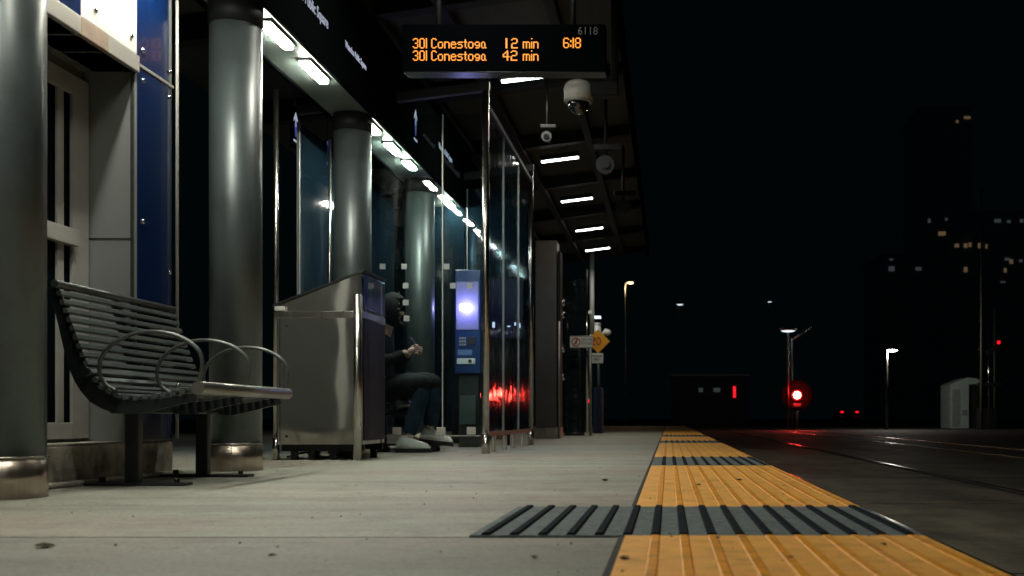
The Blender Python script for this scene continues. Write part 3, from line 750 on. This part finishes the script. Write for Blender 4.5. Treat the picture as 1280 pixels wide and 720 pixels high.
# jeans
qv=[(-2.46,yc,.47)]; qr=[.135]; qe=[]
for s,(kx,ax,tx,az) in {-1:(-2.0,-2.14,-2.02,.10), 1:(-1.97,-2.02,-1.92,.17)}.items():
    b=len(qv); yy=yc+s*.12
    qv += [(-2.38,yc+s*.10,.48),(-2.2,yy,.545),(kx,yy,.585),((kx+ax)/2,yy,.37),(ax,yy,az+.03)]
    qr += [.10,.09,.072,.068,.062]; qe += [(0,b),(b,b+1),(b+1,b+2),(b+2,b+3),(b+3,b+4)]
skin_mesh('jeans', qv, qe, qr, M['jeans'], P)
# hood (open to the front) and hair
hood = MB(); hood.sphere((-2.30,yc,1.185),.135,(1,.92,1.08),28)
for v in list(hood.bm.verts):
    if v.co.x > -2.215 and v.co.z < 1.26: hood.bm.verts.remove(v)
hood.build('hood', M['jacket'], P)
fur = MB()
for k in range(46):
    a=2*math.pi*k/46; cx_,cz_=-2.285+.012*math.cos(a), 1.19
    p0=(-2.225-.05*max(0,math.sin(a)), yc+.095*math.cos(a), 1.185+.125*math.sin(a))
    p1=(p0[0]+random.uniform(-.02,.03), p0[1]+.02*math.cos(a)+random.uniform(-.012,.012), p0[2]+.024*math.sin(a)+random.uniform(-.012,.012))
    fur.cyl(p0,p1,.012,.002,seg=5)
fur.build('hood_trim', mat('hood_trim',(.09,.085,.08),.9,noise=.4,scale=40), P)
skin_mesh('hood_collar', [(-2.40,yc-.07,1.03),(-2.42,yc,1.06),(-2.40,yc+.07,1.03)], [(0,1),(1,2)], [.045,.06,.045], M['jacket'], P)
# face features
MB().sphere((-2.222,yc,1.155),.016,(1.1,.7,1.1),10).build('nose', M['skin'], P)
for s in (-1,1): MB().sphere((-2.236,yc+s*.03,1.185),.011,(.6,1,.8),10).build('eye', M['ink'], P)
MB().box(-2.238,-2.232,yc-.02,yc+.02,1.118,1.124,.002).build('mouth', M['redink'], P)
MB().sphere((-2.30,yc,1.235),.085,(1,1,.75),20).build('hair', M['hair'], P)
# hands holding a phone
for s in (-1,1):
    wx,wy,wz=-2.165,yc+s*.055,.835
    hv=[(wx,wy,wz),(wx+.035,wy-s*.008,wz+.012),(wx+.065,wy-s*.012,wz+.018)]; hr=[.022,.027,.026]; he=[(0,1),(1,2)]
    skin_mesh('palm', hv, he, hr, M['skin'], P)
    for k in range(4):
        L_=(.052,.06,.056,.044)[k]; zz=wz+.034-.0165*k
        a=(wx+.06,wy-s*.002,zz); b_=(wx+.06+L_*.5,wy+s*.004,zz+.004); c_=(wx+.06+L_*.7,wy-s*.02,zz+.004); d_=(wx+.06+L_*.55,wy-s*.038,zz)
        skin_mesh('finger', [a,b_,c_,d_],[(0,1),(1,2),(2,3)],[.0095,.009,.0085,.0075], M['skin'], P, 1)
    skin_mesh('thumb', [(wx+.02,wy-s*.012,wz+.03),(wx+.05,wy-s*.03,wz+.052),(wx+.075,wy-s*.038,wz+.056)],[(0,1),(1,2)],[.011,.010,.008], M['skin'], P, 1)
ph = thing('mobile_phone', (-2.08,yc,.85), 'dark mobile phone held in both hands of the seated person', 'phone')
pb = MB().box(-.004,.004,-.036,.036,-.01,.13,.003).build('phone_body', M['black'], ph)
pb.data.transform(Matrix.Translation(Vector((-2.08,yc,.85)))); pb.data.transform(Matrix.Rotation(R(-35),4,'Y')); 
# shoes
def shoe(ax, yy, z0, L=.285, pitch=0.0, toe=1):
    n=14
    prof=[(0,.0),(0,.07),(.02,.125),(.07,.14),(.11,.13),(.16,.105),(.21,.09),(.255,.072),(.275,.05),(.2835,.03)]
    wd=lambda u: .036+.012*math.sin(min(1,u/.2)*1.4) - (.022*max(0,(u-.21)/.075)**2)
    up = MB()
    rings=[]
    us=[0,.008,.03,.06,.09,.12,.15,.18,.21,.235,.255,.272,.283]
    def top(u):
        for (a,h1),(b,h2) in zip(prof[1:-1],prof[2:]):
            if a<=u<=b: return h1+(h2-h1)*(u-a)/max(1e-6,b-a)
        return .02
    for u in us:
        h=top(u); w=wd(u)*(.65 if u==0 else 1); ring=[]
        for k in range(10):
            a=math.pi*k/9
            ring.append(up.bm.verts.new((u, -w*math.cos(a), .022+max(.004,h-.022)*math.sin(a)**.7)))
        rings.append(ring)
    for A,B_ in zip(rings,rings[1:]):
        for k in range(9):
            f=up.bm.faces.new((A[k],A[k+1],B_[k+1],B_[k])); f.smooth=True
        up.bm.faces.new((A[9],A[0],B_[0],B_[9]))
    up.bm.faces.new(rings[0]); up.bm.faces.new(rings[-1][::-1])
    so = MB(); pts=[(u,-wd(u)-.004) for u in us]+[(u,wd(u)+.004) for u in us[::-1]]
    so.prism(pts,'z',0,.034)
    T_ = Matrix.Translation(Vector((ax-.075,yy,z0))) @ Matrix.Rotation(R(pitch),4,'Y')
    for m_,nm,mt in ((up,'shoe','shoe'),(so,'sole','sole')):
        m_.bm.transform(T_)
    o=up.build('shoe', M['shoe'], P); so.build('sole', M['sole'], o)
SC = thing('reflection_panel', (-1.70,11.3,0), 'added dim blue glowing panel imitating reflections in the side glass between the two posts', 'screen')  # added glowing panel, stands in for blue reflections in the side glass
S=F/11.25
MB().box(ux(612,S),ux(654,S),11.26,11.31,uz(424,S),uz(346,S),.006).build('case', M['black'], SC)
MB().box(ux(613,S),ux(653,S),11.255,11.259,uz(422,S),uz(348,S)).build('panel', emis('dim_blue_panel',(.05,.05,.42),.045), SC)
for px,py,w,h in ((617,406,3,7),(636,408,4,1.5),(644,405,2,4),(649,407,3,6)):  # small emissive marks imitating white glints in the glass
    MB().box(ux(px-w/2,S),ux(px+w/2,S),11.250,11.2545,uz(py+h/2,S),uz(py-h/2,S),.002).build('bright_mark', emis('reflection_mark',(.8,.85,1),2), SC)
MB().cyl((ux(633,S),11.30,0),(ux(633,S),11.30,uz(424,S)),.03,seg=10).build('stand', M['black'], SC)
shoe(-2.16, 8.86, 0.0); shoe(-2.03, 9.12, .075, pitch=6)
# skateboard
SB = thing('skateboard', (-2.1,9.12,0), 'low black skateboard under the seated person\'s shoes', 'skateboard')
pts=[]
for k in range(24):
    a=2*math.pi*k/24; c,s_=math.cos(a),math.sin(a)
    pts.append((-2.18+(.34*abs(c)**.5*(1 if c>0 else -1)), 9.12+.10*abs(s_)**.8*(1 if s_>0 else -1)))
MB().prism(pts,'z',.052,.066).build('deck', M['black'], SB)
for x in (-2.40,-1.97):
    MB().box(x-.03,x+.03,9.09,9.15,.034,.052).cyl((x,9.04,.024),(x,9.20,.024),.006,seg=8).build('truck', M['darkmetal'], SB)
    for y in (9.045,9.195): MB().cyl((x,y-.012,.0245),(x,y+.012,.0245),.024,seg=18).build('wheel', M['sole'], SB)

# ------------------------------------------------------------------ beyond the shelter
S=90.0; d=F/S
t = thing('display_cabinet', (ux(683,S),d+.15,0), 'tall brownish grey cabinet just right of the second glass post', 'cabinet')
MB().box(ux(669,S),ux(696,S),d,d+.35,.16,2.75,.006).build('panel', mat('cabinet_bronze',(.13,.112,.10),.35,metal=.6,noise=.1), t)
MB().box(ux(667,S),ux(700,S),d+.02,d+.4,0,.158,.006).build('base', M['steel_sleeve'], t)
MB().box(ux(697,S),ux(700.5,S),d-.02,d+.3,.16,2.6,.004).build('edge_frame', M['black'], t)
MB().cyl((ux(699.5,S),d-.06,0),(ux(699.5,S),d-.06,1.62),.018,seg=12).build('side_pole', M['pole'], t)
S=76.0; d=F/S
t = thing('info_pylon', (ux(718,S),d,0), 'dark glossy curved information pylon right of the bronze cabinet', 'pylon')
prof=[]
xc,w=ux(718,S),.20
for k in range(20):
    a=2*math.pi*k/20; prof.append((xc+w*math.cos(a), d+.13*math.sin(a)))
MB().prism(prof,'z',.05,2.55).build('shell', mat('pylon_gloss',(.012,.018,.022),.10,coat=.6,bump=.02,bscale=2.5), t)
MB().cyl((xc,d,0),(xc,d,.05),.17,seg=24).build('foot', M['darkmetal'], t)
for pxx,z0,z1 in ((702,.0,2.2),(735,.05,2.7)):
    MB().cyl((ux(pxx,S),d-.2,z0),(ux(pxx,S),d-.2,z1),.02,seg=12).build('chrome_tube', M['chrome'], t)
for z in (.9,1.35,1.9,2.1):
    MB().cyl((ux(705,S),d-.24,z),(ux(705,S),d-.24,z+.10),.045,seg=14).build('clamp', M['chrome'], t)
# signal mast with lamps
S=64.5; d=F/S
t = thing('signal_mast', (ux(738,S),d,0), 'pale mast with lamps and chrome fittings behind the small white sign', 'mast')
MB().cyl((ux(740,S),d,1.9),(ux(740,S),d,3.6),.045,seg=16).build('mast_pipe', mat('mast_white',(.55,.56,.55),.4), t)
MB().cyl((ux(738,S),d,0),(ux(738,S),d,1.9),.03,seg=12).cyl((ux(734,S),d,.0),(ux(734,S),d,1.9),.02,seg=12).build('mast_base', M['chrome'], t)
MB().box(ux(724,S),ux(740,S),d-.05,d+.1,2.30,2.36,.01).cyl((ux(729,S),d-.03,2.05),(ux(729,S),d-.03,2.42),.05,.08,seg=12).build('floodlight', M['camwhite'], t)
MB().sphere((ux(734,S),d-.1,.72),.09,(.8,.8,1.1),14).sphere((ux(730.5,S),d-.1,.42),.075,(.7,.8,1.6),14).sphere((ux(731,S),d-.1,.08),.06,(.8,.8,1.3),12).build('wheel_guard', M['chrome'], t)
MB().cyl((ux(745,S),d+.2,1.7),(ux(745,S),d+.2,2.15),.10,.08,seg=14).build('bell', M['camwhite'], t)
MB().box(ux(741,S),ux(751,S),d,d+.12,2.22,2.27,.01).build('lamp_head', M['lampdim'], t)
MB().tube([(ux(750,S),d+.1,1.72),(ux(753,S),d+.1,1.92),(ux(757,S),d+.1,2.0),(ux(762,S),d+.1,1.97)],.035,10).sphere((ux(759,S),d+.1,1.95),.075,(1,1,.8),14).build('lamp_arm', M['camwhite'], t)
MB().sphere((ux(736.5,S),d-.08,.02+(523-500)/S+.26),.04,(1,.5,1.4),12).build('red_lens', M['redsmall'], t)
# white prohibition sign
S=78.0; d=F/S
t = thing('prohibition_sign', (ux(727,S),d,uz(436,S)), 'small white no-walking sign with red circle beside the orange diamond', 'sign')
MB().box(ux(712.5,S),ux(741,S),d,d+.012,uz(435,S),uz(420,S),.004).build('plate', M['signwhite'], t)
MB().box(ux(712.5,S)+.004,ux(741,S)-.004,d-.001,d-.0002,uz(435,S)+.004,uz(434.3,S)+.004).box(ux(712.5,S)+.004,ux(741,S)-.004,d-.001,d-.0002,uz(420.7,S)-.004,uz(420,S)-.004).build('border', M['ink'], t)
c=(ux(720,S),uz(427.4,S)); rr=5/S
MB().tube([(c[0]+rr*math.cos(2*math.pi*k/24),d-.003,c[1]+rr*math.sin(2*math.pi*k/24)) for k in range(24)],.009,6,True).tube([(c[0]-rr*.7,d-.003,c[1]-rr*.7),(c[0]+rr*.7,d-.003,c[1]+rr*.7)],.008,6).build('red_circle', M['redink'], t)
MB().box(c[0]-.012,c[0]+.012,d-.006,d-.002,c[1]-.035,c[1]+.02).sphere((c[0]+.006,d-.004,c[1]+.034),.012,(1,.3,1),8).build('walker', M['ink'], t)
text_mesh('DO NOT\nENTER',.062,M['ink'],t,(ux(726.5,S),d-.003,uz(427,S)+.012),rotF,'lettering',ext=.001,sx=.95)
MB().cyl((ux(738,S),d+.03,0),(ux(738,S),d+.03,uz(418,S)),.02,seg=10).build('post', M['pole'], t)
# orange diamond
S=67.5; d=F/S
t = thing('speed_sign', (ux(748,S),d,uz(455,S)), 'orange diamond warning sign reading 20 over a small white plate', 'sign')
c=(ux(747.5,S),uz(426.5,S)); h=15/S
MB().prism([(c[0]-h,c[1]),(c[0],c[1]-h),(c[0]+h,c[1]),(c[0],c[1]+h)],'y',d,d+.01).build('diamond', M['orange'], t)
text_mesh('20',15/S,M['redink'],t,(c[0]-.04*1,d-.003,c[1]-5/S),rotF,'number',align='CENTER',ext=.001,sx=.9)
MB().box(ux(737.5,S),ux(754,S),d,d+.01,uz(454,S),uz(441.5,S),.003).build('sub_plate', M['signwhite'], t)
text_mesh('MAXIMUM\nSPEED',4.0/S,M['ink'],t,(ux(745.8,S),d-.003,uz(446.5,S)),rotF,'lettering',align='CENTER',ext=.001,sx=.75)
MB().cyl((ux(748,S),d+.04,0),(ux(748,S),d+.04,uz(440,S)),.03,seg=10).build('post', M['darkmetal'], t)
MB().box(ux(741,S),ux(753,S),d+.1,d+.3,.0,.85,.01).build('blue_box', mat('box_blue',(.01,.03,.10),.5), t)

# ------------------------------------------------------------------ distance: signals, lamps, poles, shed, buildings
GZ=-.36
def far(px,py,d): S=F/d; return ux(px,S), uz(py,S)
d=60; x,z=far(996,494,d)
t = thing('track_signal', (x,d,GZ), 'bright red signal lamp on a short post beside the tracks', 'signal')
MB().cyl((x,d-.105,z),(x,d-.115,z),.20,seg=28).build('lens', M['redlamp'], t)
MB().cyl((x,d-.03,z),(x,d-.10,z),.30,seg=32).build('lens_halo', M['redhalo'], t)  # emissive ring imitating the glow that spreads around the lens
MB().cyl((x,d-.02,z),(x,d+.03,z),.85,seg=40).build('halo_board', mat('board_grey',(.03,.03,.03),.8,spec=.1), t)  # added disc behind the lens, catches red light as a bloom
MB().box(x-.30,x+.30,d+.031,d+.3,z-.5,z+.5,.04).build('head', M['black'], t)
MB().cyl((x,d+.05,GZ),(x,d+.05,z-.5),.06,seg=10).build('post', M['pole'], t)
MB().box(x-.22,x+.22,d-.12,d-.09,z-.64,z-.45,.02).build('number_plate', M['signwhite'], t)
for nm,en,yy in (('signal_glow',40,-.26),):  # extra red point light ahead of the lens, lights the disc behind it
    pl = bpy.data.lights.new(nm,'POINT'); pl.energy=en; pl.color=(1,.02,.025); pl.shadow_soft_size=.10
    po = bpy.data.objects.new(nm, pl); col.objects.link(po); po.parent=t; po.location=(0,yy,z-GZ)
def street_lamp(px,py,d,lab,head='lampwhite',power=0,arm=.5,pole=.07,hw=.35,color=(1,.95,.82)):
    x,z=far(px,py,d)
    t = thing('street_lamp', (x-arm,d,GZ), lab, 'street lamp', 'street lamps in the dark distance')
    MB().tube([(x-arm,d,GZ),(x-arm,d,z*.6),(x-arm,d,z-.25),(x-arm*.8,d,z),(x-arm*.3,d,z+.10),(x,d,z+.06)],[pole*1.2,pole,pole*.8,pole*.7,pole*.6,pole*.6],10).build('pole', M['pole'], t)
    MB().sphere((x,d,z+.03),hw,(1.25,1,.35),16).build('lamp_cover', M['pole'], t)
    MB().sphere((x,d,z-.03),hw*.8,(1.25,1,.35),16).build('lamp_glass', M[head], t)
    if power:
        l=bpy.data.lights.new('street_glow','POINT'); l.energy=power; l.color=color; l.shadow_soft_size=.2
        lo=bpy.data.objects.new('street_glow',l); col.objects.link(lo); lo.parent=t; lo.location=(arm,0,z-GZ-.35)
street_lamp(1115,437,62,'bright white street lamp on a slim pole, right of the red signal','lampwhite',320,.3,.07,.30)
street_lamp(788,353,60,'warm orange street lamp beyond the canopy end','lampwarm',120,.3,.035,.16,(1,.7,.35))
street_lamp(985,412,60,'pale globe street lamp above the red signal','lampdim',0,.0,.06,.42)
street_lamp(850,380,110,'small faint street lamp between the tactile strip and the red signal','lampdim',0,.2,.05,.35)
street_lamp(962,377,140,'tiny distant street lamp left of the pale globe lamp','lampdim',0,.2,.04,.25)
MB_ = MB()
x,z=far(985,425,60)
t = thing('lamp_mast', (x,60.2,GZ), 'thin mast with a raised diagonal arm next to the pale globe lamp', 'mast')
MB().cyl((x+.25,60.3,GZ),(x+.25,60.3,z+.1),.05,seg=8).build('mast_pole', M['pole'], t)
MB().cyl((x+.25,60.3,z),(x+1.3,60.3,z+.75),.05,seg=8).build('arm', M['pole'], t)
# traffic signal far left & right small reds
for px,py,d,w,h,lab in ((918,490,80,.10,.42,'narrow red crossing light left of the red signal'),(1248,428,90,.13,.13,'tiny red light high at the right edge')):
    x,z=far(px,py,d)
    t = thing('crossing_light', (x,d,GZ), lab, 'signal', 'small red lights in the distance')
    MB().box(x-w,x+w,d-.1,d-.05,z-h,z+h,.02).build('lens', M['redsmall'], t)
    MB().box(x-w*2.2,x+w*2.2,d-.04,d+.2,z-h*1.8,z+h*1.8,.03).build('head', M['black'], t)
    MB().cyl((x,d+.1,GZ),(x,d+.1,z-h),.06,seg=8).build('post', M['darkmetal'], t)
# far car with tail lights
d=95; x,z=far(1062,515,d)
t = thing('parked_car', (x,d,GZ), 'distant dark car with two red tail lights near the white lamp', 'car')
prof=[(-.2,0.25),(0,.75),(.25,.95),(.9,1.38),(2.6,1.42),(3.4,.98),(4.3,.85),(4.45,.3)]
MB().prism([(d+a, GZ+b) for a,b in prof],'x',x-.87,x+.87).build('body', mat('car_paint',(.004,.004,.005),.5,spec=.2), t)
MB().prism([(d+a, GZ+b) for a,b in [(.42,1.0),(.95,1.33),(1.0,1.30),(.5,.98)]],'x',x-.7,x+.7).build('rear_window', M['windowglass'], t)
for s in (-1,1):
    MB().box(x+s*.66-.11,x+s*.66+.11,d-.1,d+.2,z-.07,z+.07,.02).build('tail_light', M['redsmall'], t)
    for yy in (.7,3.5):
        w_=MB().cyl((x+s*.88,d+yy,GZ+.32),(x+s*.70,d+yy,GZ+.32),.32,seg=20).build('wheel', M['sole'], t)
# shed
d=70; S=F/d; x0,x1=ux(1188,S),ux(1211,S); zt=uz(480,S)
t = thing('trackside_shed', ((x0+x1)/2,d,GZ), 'small pale trackside shed with a pitched roof at the far right', 'shed')
MB().box(x0,x1,d,d+2.5,GZ,zt).build('wall', M['shed'], t)
MB().prism([(x0-.05,zt-.02),(x1+.05,zt-.02),(x1+.9,zt+.02),(x1+.5,zt+.36),(x1-.1,zt+.42)],'y',d-.05,d+2.6).build('roof', M['shed'], t)
MB().box(x0+.12,x0+.62,d-.03,d+.01,GZ+.1,zt-.35,.01).build('door', mat('shed_door',(.34,.40,.38),.6,dirt=.4,dscale=3), t)
for z_ in (.5,.62,.74): MB().box(x1-.42,x1-.1,d-.02,d+.01,z_,z_+.05).build('vent', M['darkmetal'], t)
MB().box(x1,x1+.9,d+.3,d+2.4,GZ,zt).build('dark_side', M['darkmetal'], t)
# poles at right
for px,py,d,r,lab in ((1227,235,62,.09,'tall thin catenary pole at the far right, left of the chrome mast'),(1243,385,66,.04,'short thin pole right of the catenary pole')):
    x,z=far(px,py,d)
    o=MB().cyl((x,d,GZ),(x,d,z),r,r*.6,seg=10).build('utility_pole', mat('pole_brown',(.16,.15,.10),.6)); tag(o,lab,'pole','thin poles at the far right')
d=64; x,z=far(1236,400,d)
t = thing('crossing_gate_mast', (x,d,GZ), 'crossing signal mast with bright chrome pieces behind the shed', 'signal')
MB().cyl((x,d,GZ),(x,d,z),.05,seg=10).build('mast_pole', M['chrome'], t)
xa,za=far(1222,482,d); xb,zb=far(1252,478,d)
MB().box(xa,xb,d-.1,d+.1,zb-.25,zb,.03).build('cross_bar', M['darkmetal'], t)
for px,py in ((1226,436),(1236,440),(1243,436)):
    a,b_=far(px,py,d); MB().cyl((a,d-.1,b_),(a,d+.1,b_),.16,seg=14).build('signal_disc', M['darkmetal'], t)
MB().box(x-.5,x+.6,d+.3,d+.9,GZ,.9,.03).build('relay_box', M['darkmetal'], t)
# pale patches painted in as puddles of lamplight on the ground
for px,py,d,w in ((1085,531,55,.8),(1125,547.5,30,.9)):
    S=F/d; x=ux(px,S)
    structure(MB().box(x-w,x+w,d-.08,d+.08,GZ-.01,GZ+.004).build('light_puddle', mat('puddle_pale',(.45,.45,.42),.5)))

# tower blocks with a few lit windows
def tower(px0,px1,pytop,d,lab,wins):
    S=F/d; x0,x1=ux(px0,S),ux(px1,S); zt=uz(pytop,S)
    t = thing('tower_block', ((x0+x1)/2,d+15,GZ), lab, 'building', 'dark tower blocks on the skyline')
    MB().box(x0,x1,d,d+30,GZ,zt-1.4).build('wall', M['building'], t)
    MB().box(x0-.3,x1+.3,d-.3,d+30,zt-1.4,zt).build('roof', M['building'], t)
    for (px,py,w,h,m) in wins:
        x,z=ux(px,S),uz(py,S)
        MB().box(x-w/2/S,x+w/2/S,d-.15,d+.3,z-h/2/S,z+h/2/S).build('window', M[m], t)
tower(1150,1215,132,420,'tallest dark tower with a lit corner window high up',[(1196.5,152,3,3,'winwarm'),(1209,147,8,3,'winwarm'),(1183,274,3,3,'wincool'),(1161.5,276,3,5,'wincool'),(1177.5,292,9,5,'winwarm'),(1176,337,4,4,'winviolet'),(1184,322,2,3,'wincool')])
tower(1217,1284,262,330,'wide dark tower at the right edge with scattered lit windows',[(1247,276,8,4,'wincool'),(1261,277,4,3,'wincool'),(1277,276,4,4,'wincool'),(1225,307,5,6,'winwarm'),(1233,308,2,5,'winwarm'),(1259,324,6,3,'wincool'),(1264,327,4,5,'winwarm'),(1276,326,4,3,'wincool'),(1256.5,338,3,5,'winwarm'),(1253.5,352.5,6,1.6,'wincool')])
tower(1186,1222,292,300,'middle dark tower block in front of the tallest one',[(1196,307,5,4,'winwarm'),(1207,307,4,5,'winwarm'),(1212.5,306,3,5,'winwarm'),(1207,337,4,6,'winwarm')])
tower(1100,1156,318,360,'low dark block left of the tallest tower with two dim windows',[(1114,324,4,3,'wincool'),(1114.5,336,7,6,'wincool'),(1148,336,7,4,'wincool')])
# low dark street scene left of the signal
t = thing('distant_shopfront', (ux(885,F/110),112,GZ), 'low dark building with faint lit windows left of the red signal', 'building')
S=F/110
MB().box(ux(840,S),ux(935,S),110,122,GZ,uz(470,S)).build('wall', mat('shop_wall',(.11,.12,.13),.8), t)
MB().box(ux(838,S),ux(937,S),109.6,122,uz(470,S),uz(468,S)).build('roof', M['building'], t)
for px,w in ((876,5),(896,8)): MB().box(ux(px-w/2,S),ux(px+w/2,S),109.8,110.2,uz(490,S),uz(485,S)).build('window', M['wincool'], t)

# ------------------------------------------------------------------ world, camera
w = bpy.data.worlds.new('World'); scene.world = w; w.use_nodes = True; nt = w.node_tree
bg = nt.nodes['Background']; sky = nt.nodes.new('ShaderNodeTexSky'); sky.sky_type='NISHITA'; sky.sun_disc=False
sky.sun_elevation = R(-6); sky.sun_rotation = R(200)
nt.links.new(sky.outputs[0], bg.inputs[0]); bg.inputs[1].default_value = .0003
bg2 = nt.nodes.new('ShaderNodeBackground'); bg2.inputs[0].default_value=(.25,.85,1.0,1); bg2.inputs[1].default_value=.0017
ad = nt.nodes.new('ShaderNodeAddShader'); nt.links.new(bg.outputs[0], ad.inputs[0]); nt.links.new(bg2.outputs[0], ad.inputs[1])
nt.links.new(ad.outputs[0], nt.nodes['World Output'].inputs[0])

cd_ = bpy.data.cameras.new('camera'); cam = bpy.data.objects.new('camera', cd_); col.objects.link(cam); scene.camera = cam
cam.location=(0,0,CZ); cam.rotation_euler=(R(90),0,0)
cd_.sensor_width=36; cd_.lens=F/1280*36; cd_.shift_x=-196/1280; cd_.shift_y=163/1280; cd_.clip_end=3000; cd_.clip_start=.05
cd_.dof.use_dof=True; cd_.dof.focus_distance=6.0; cd_.dof.aperture_fstop=4.5
scene.view_settings.view_transform='Standard'; scene.view_settings.look='None'; scene.view_settings.gamma=1; scene.view_settings.exposure=.08
scene.cycles.use_denoising=True
scene.cycles.sample_clamp_indirect=4; scene.cycles.sample_clamp_direct=0
scene.cycles.max_bounces=8; scene.cycles.transparent_max_bounces=16; scene.cycles.use_light_tree=True
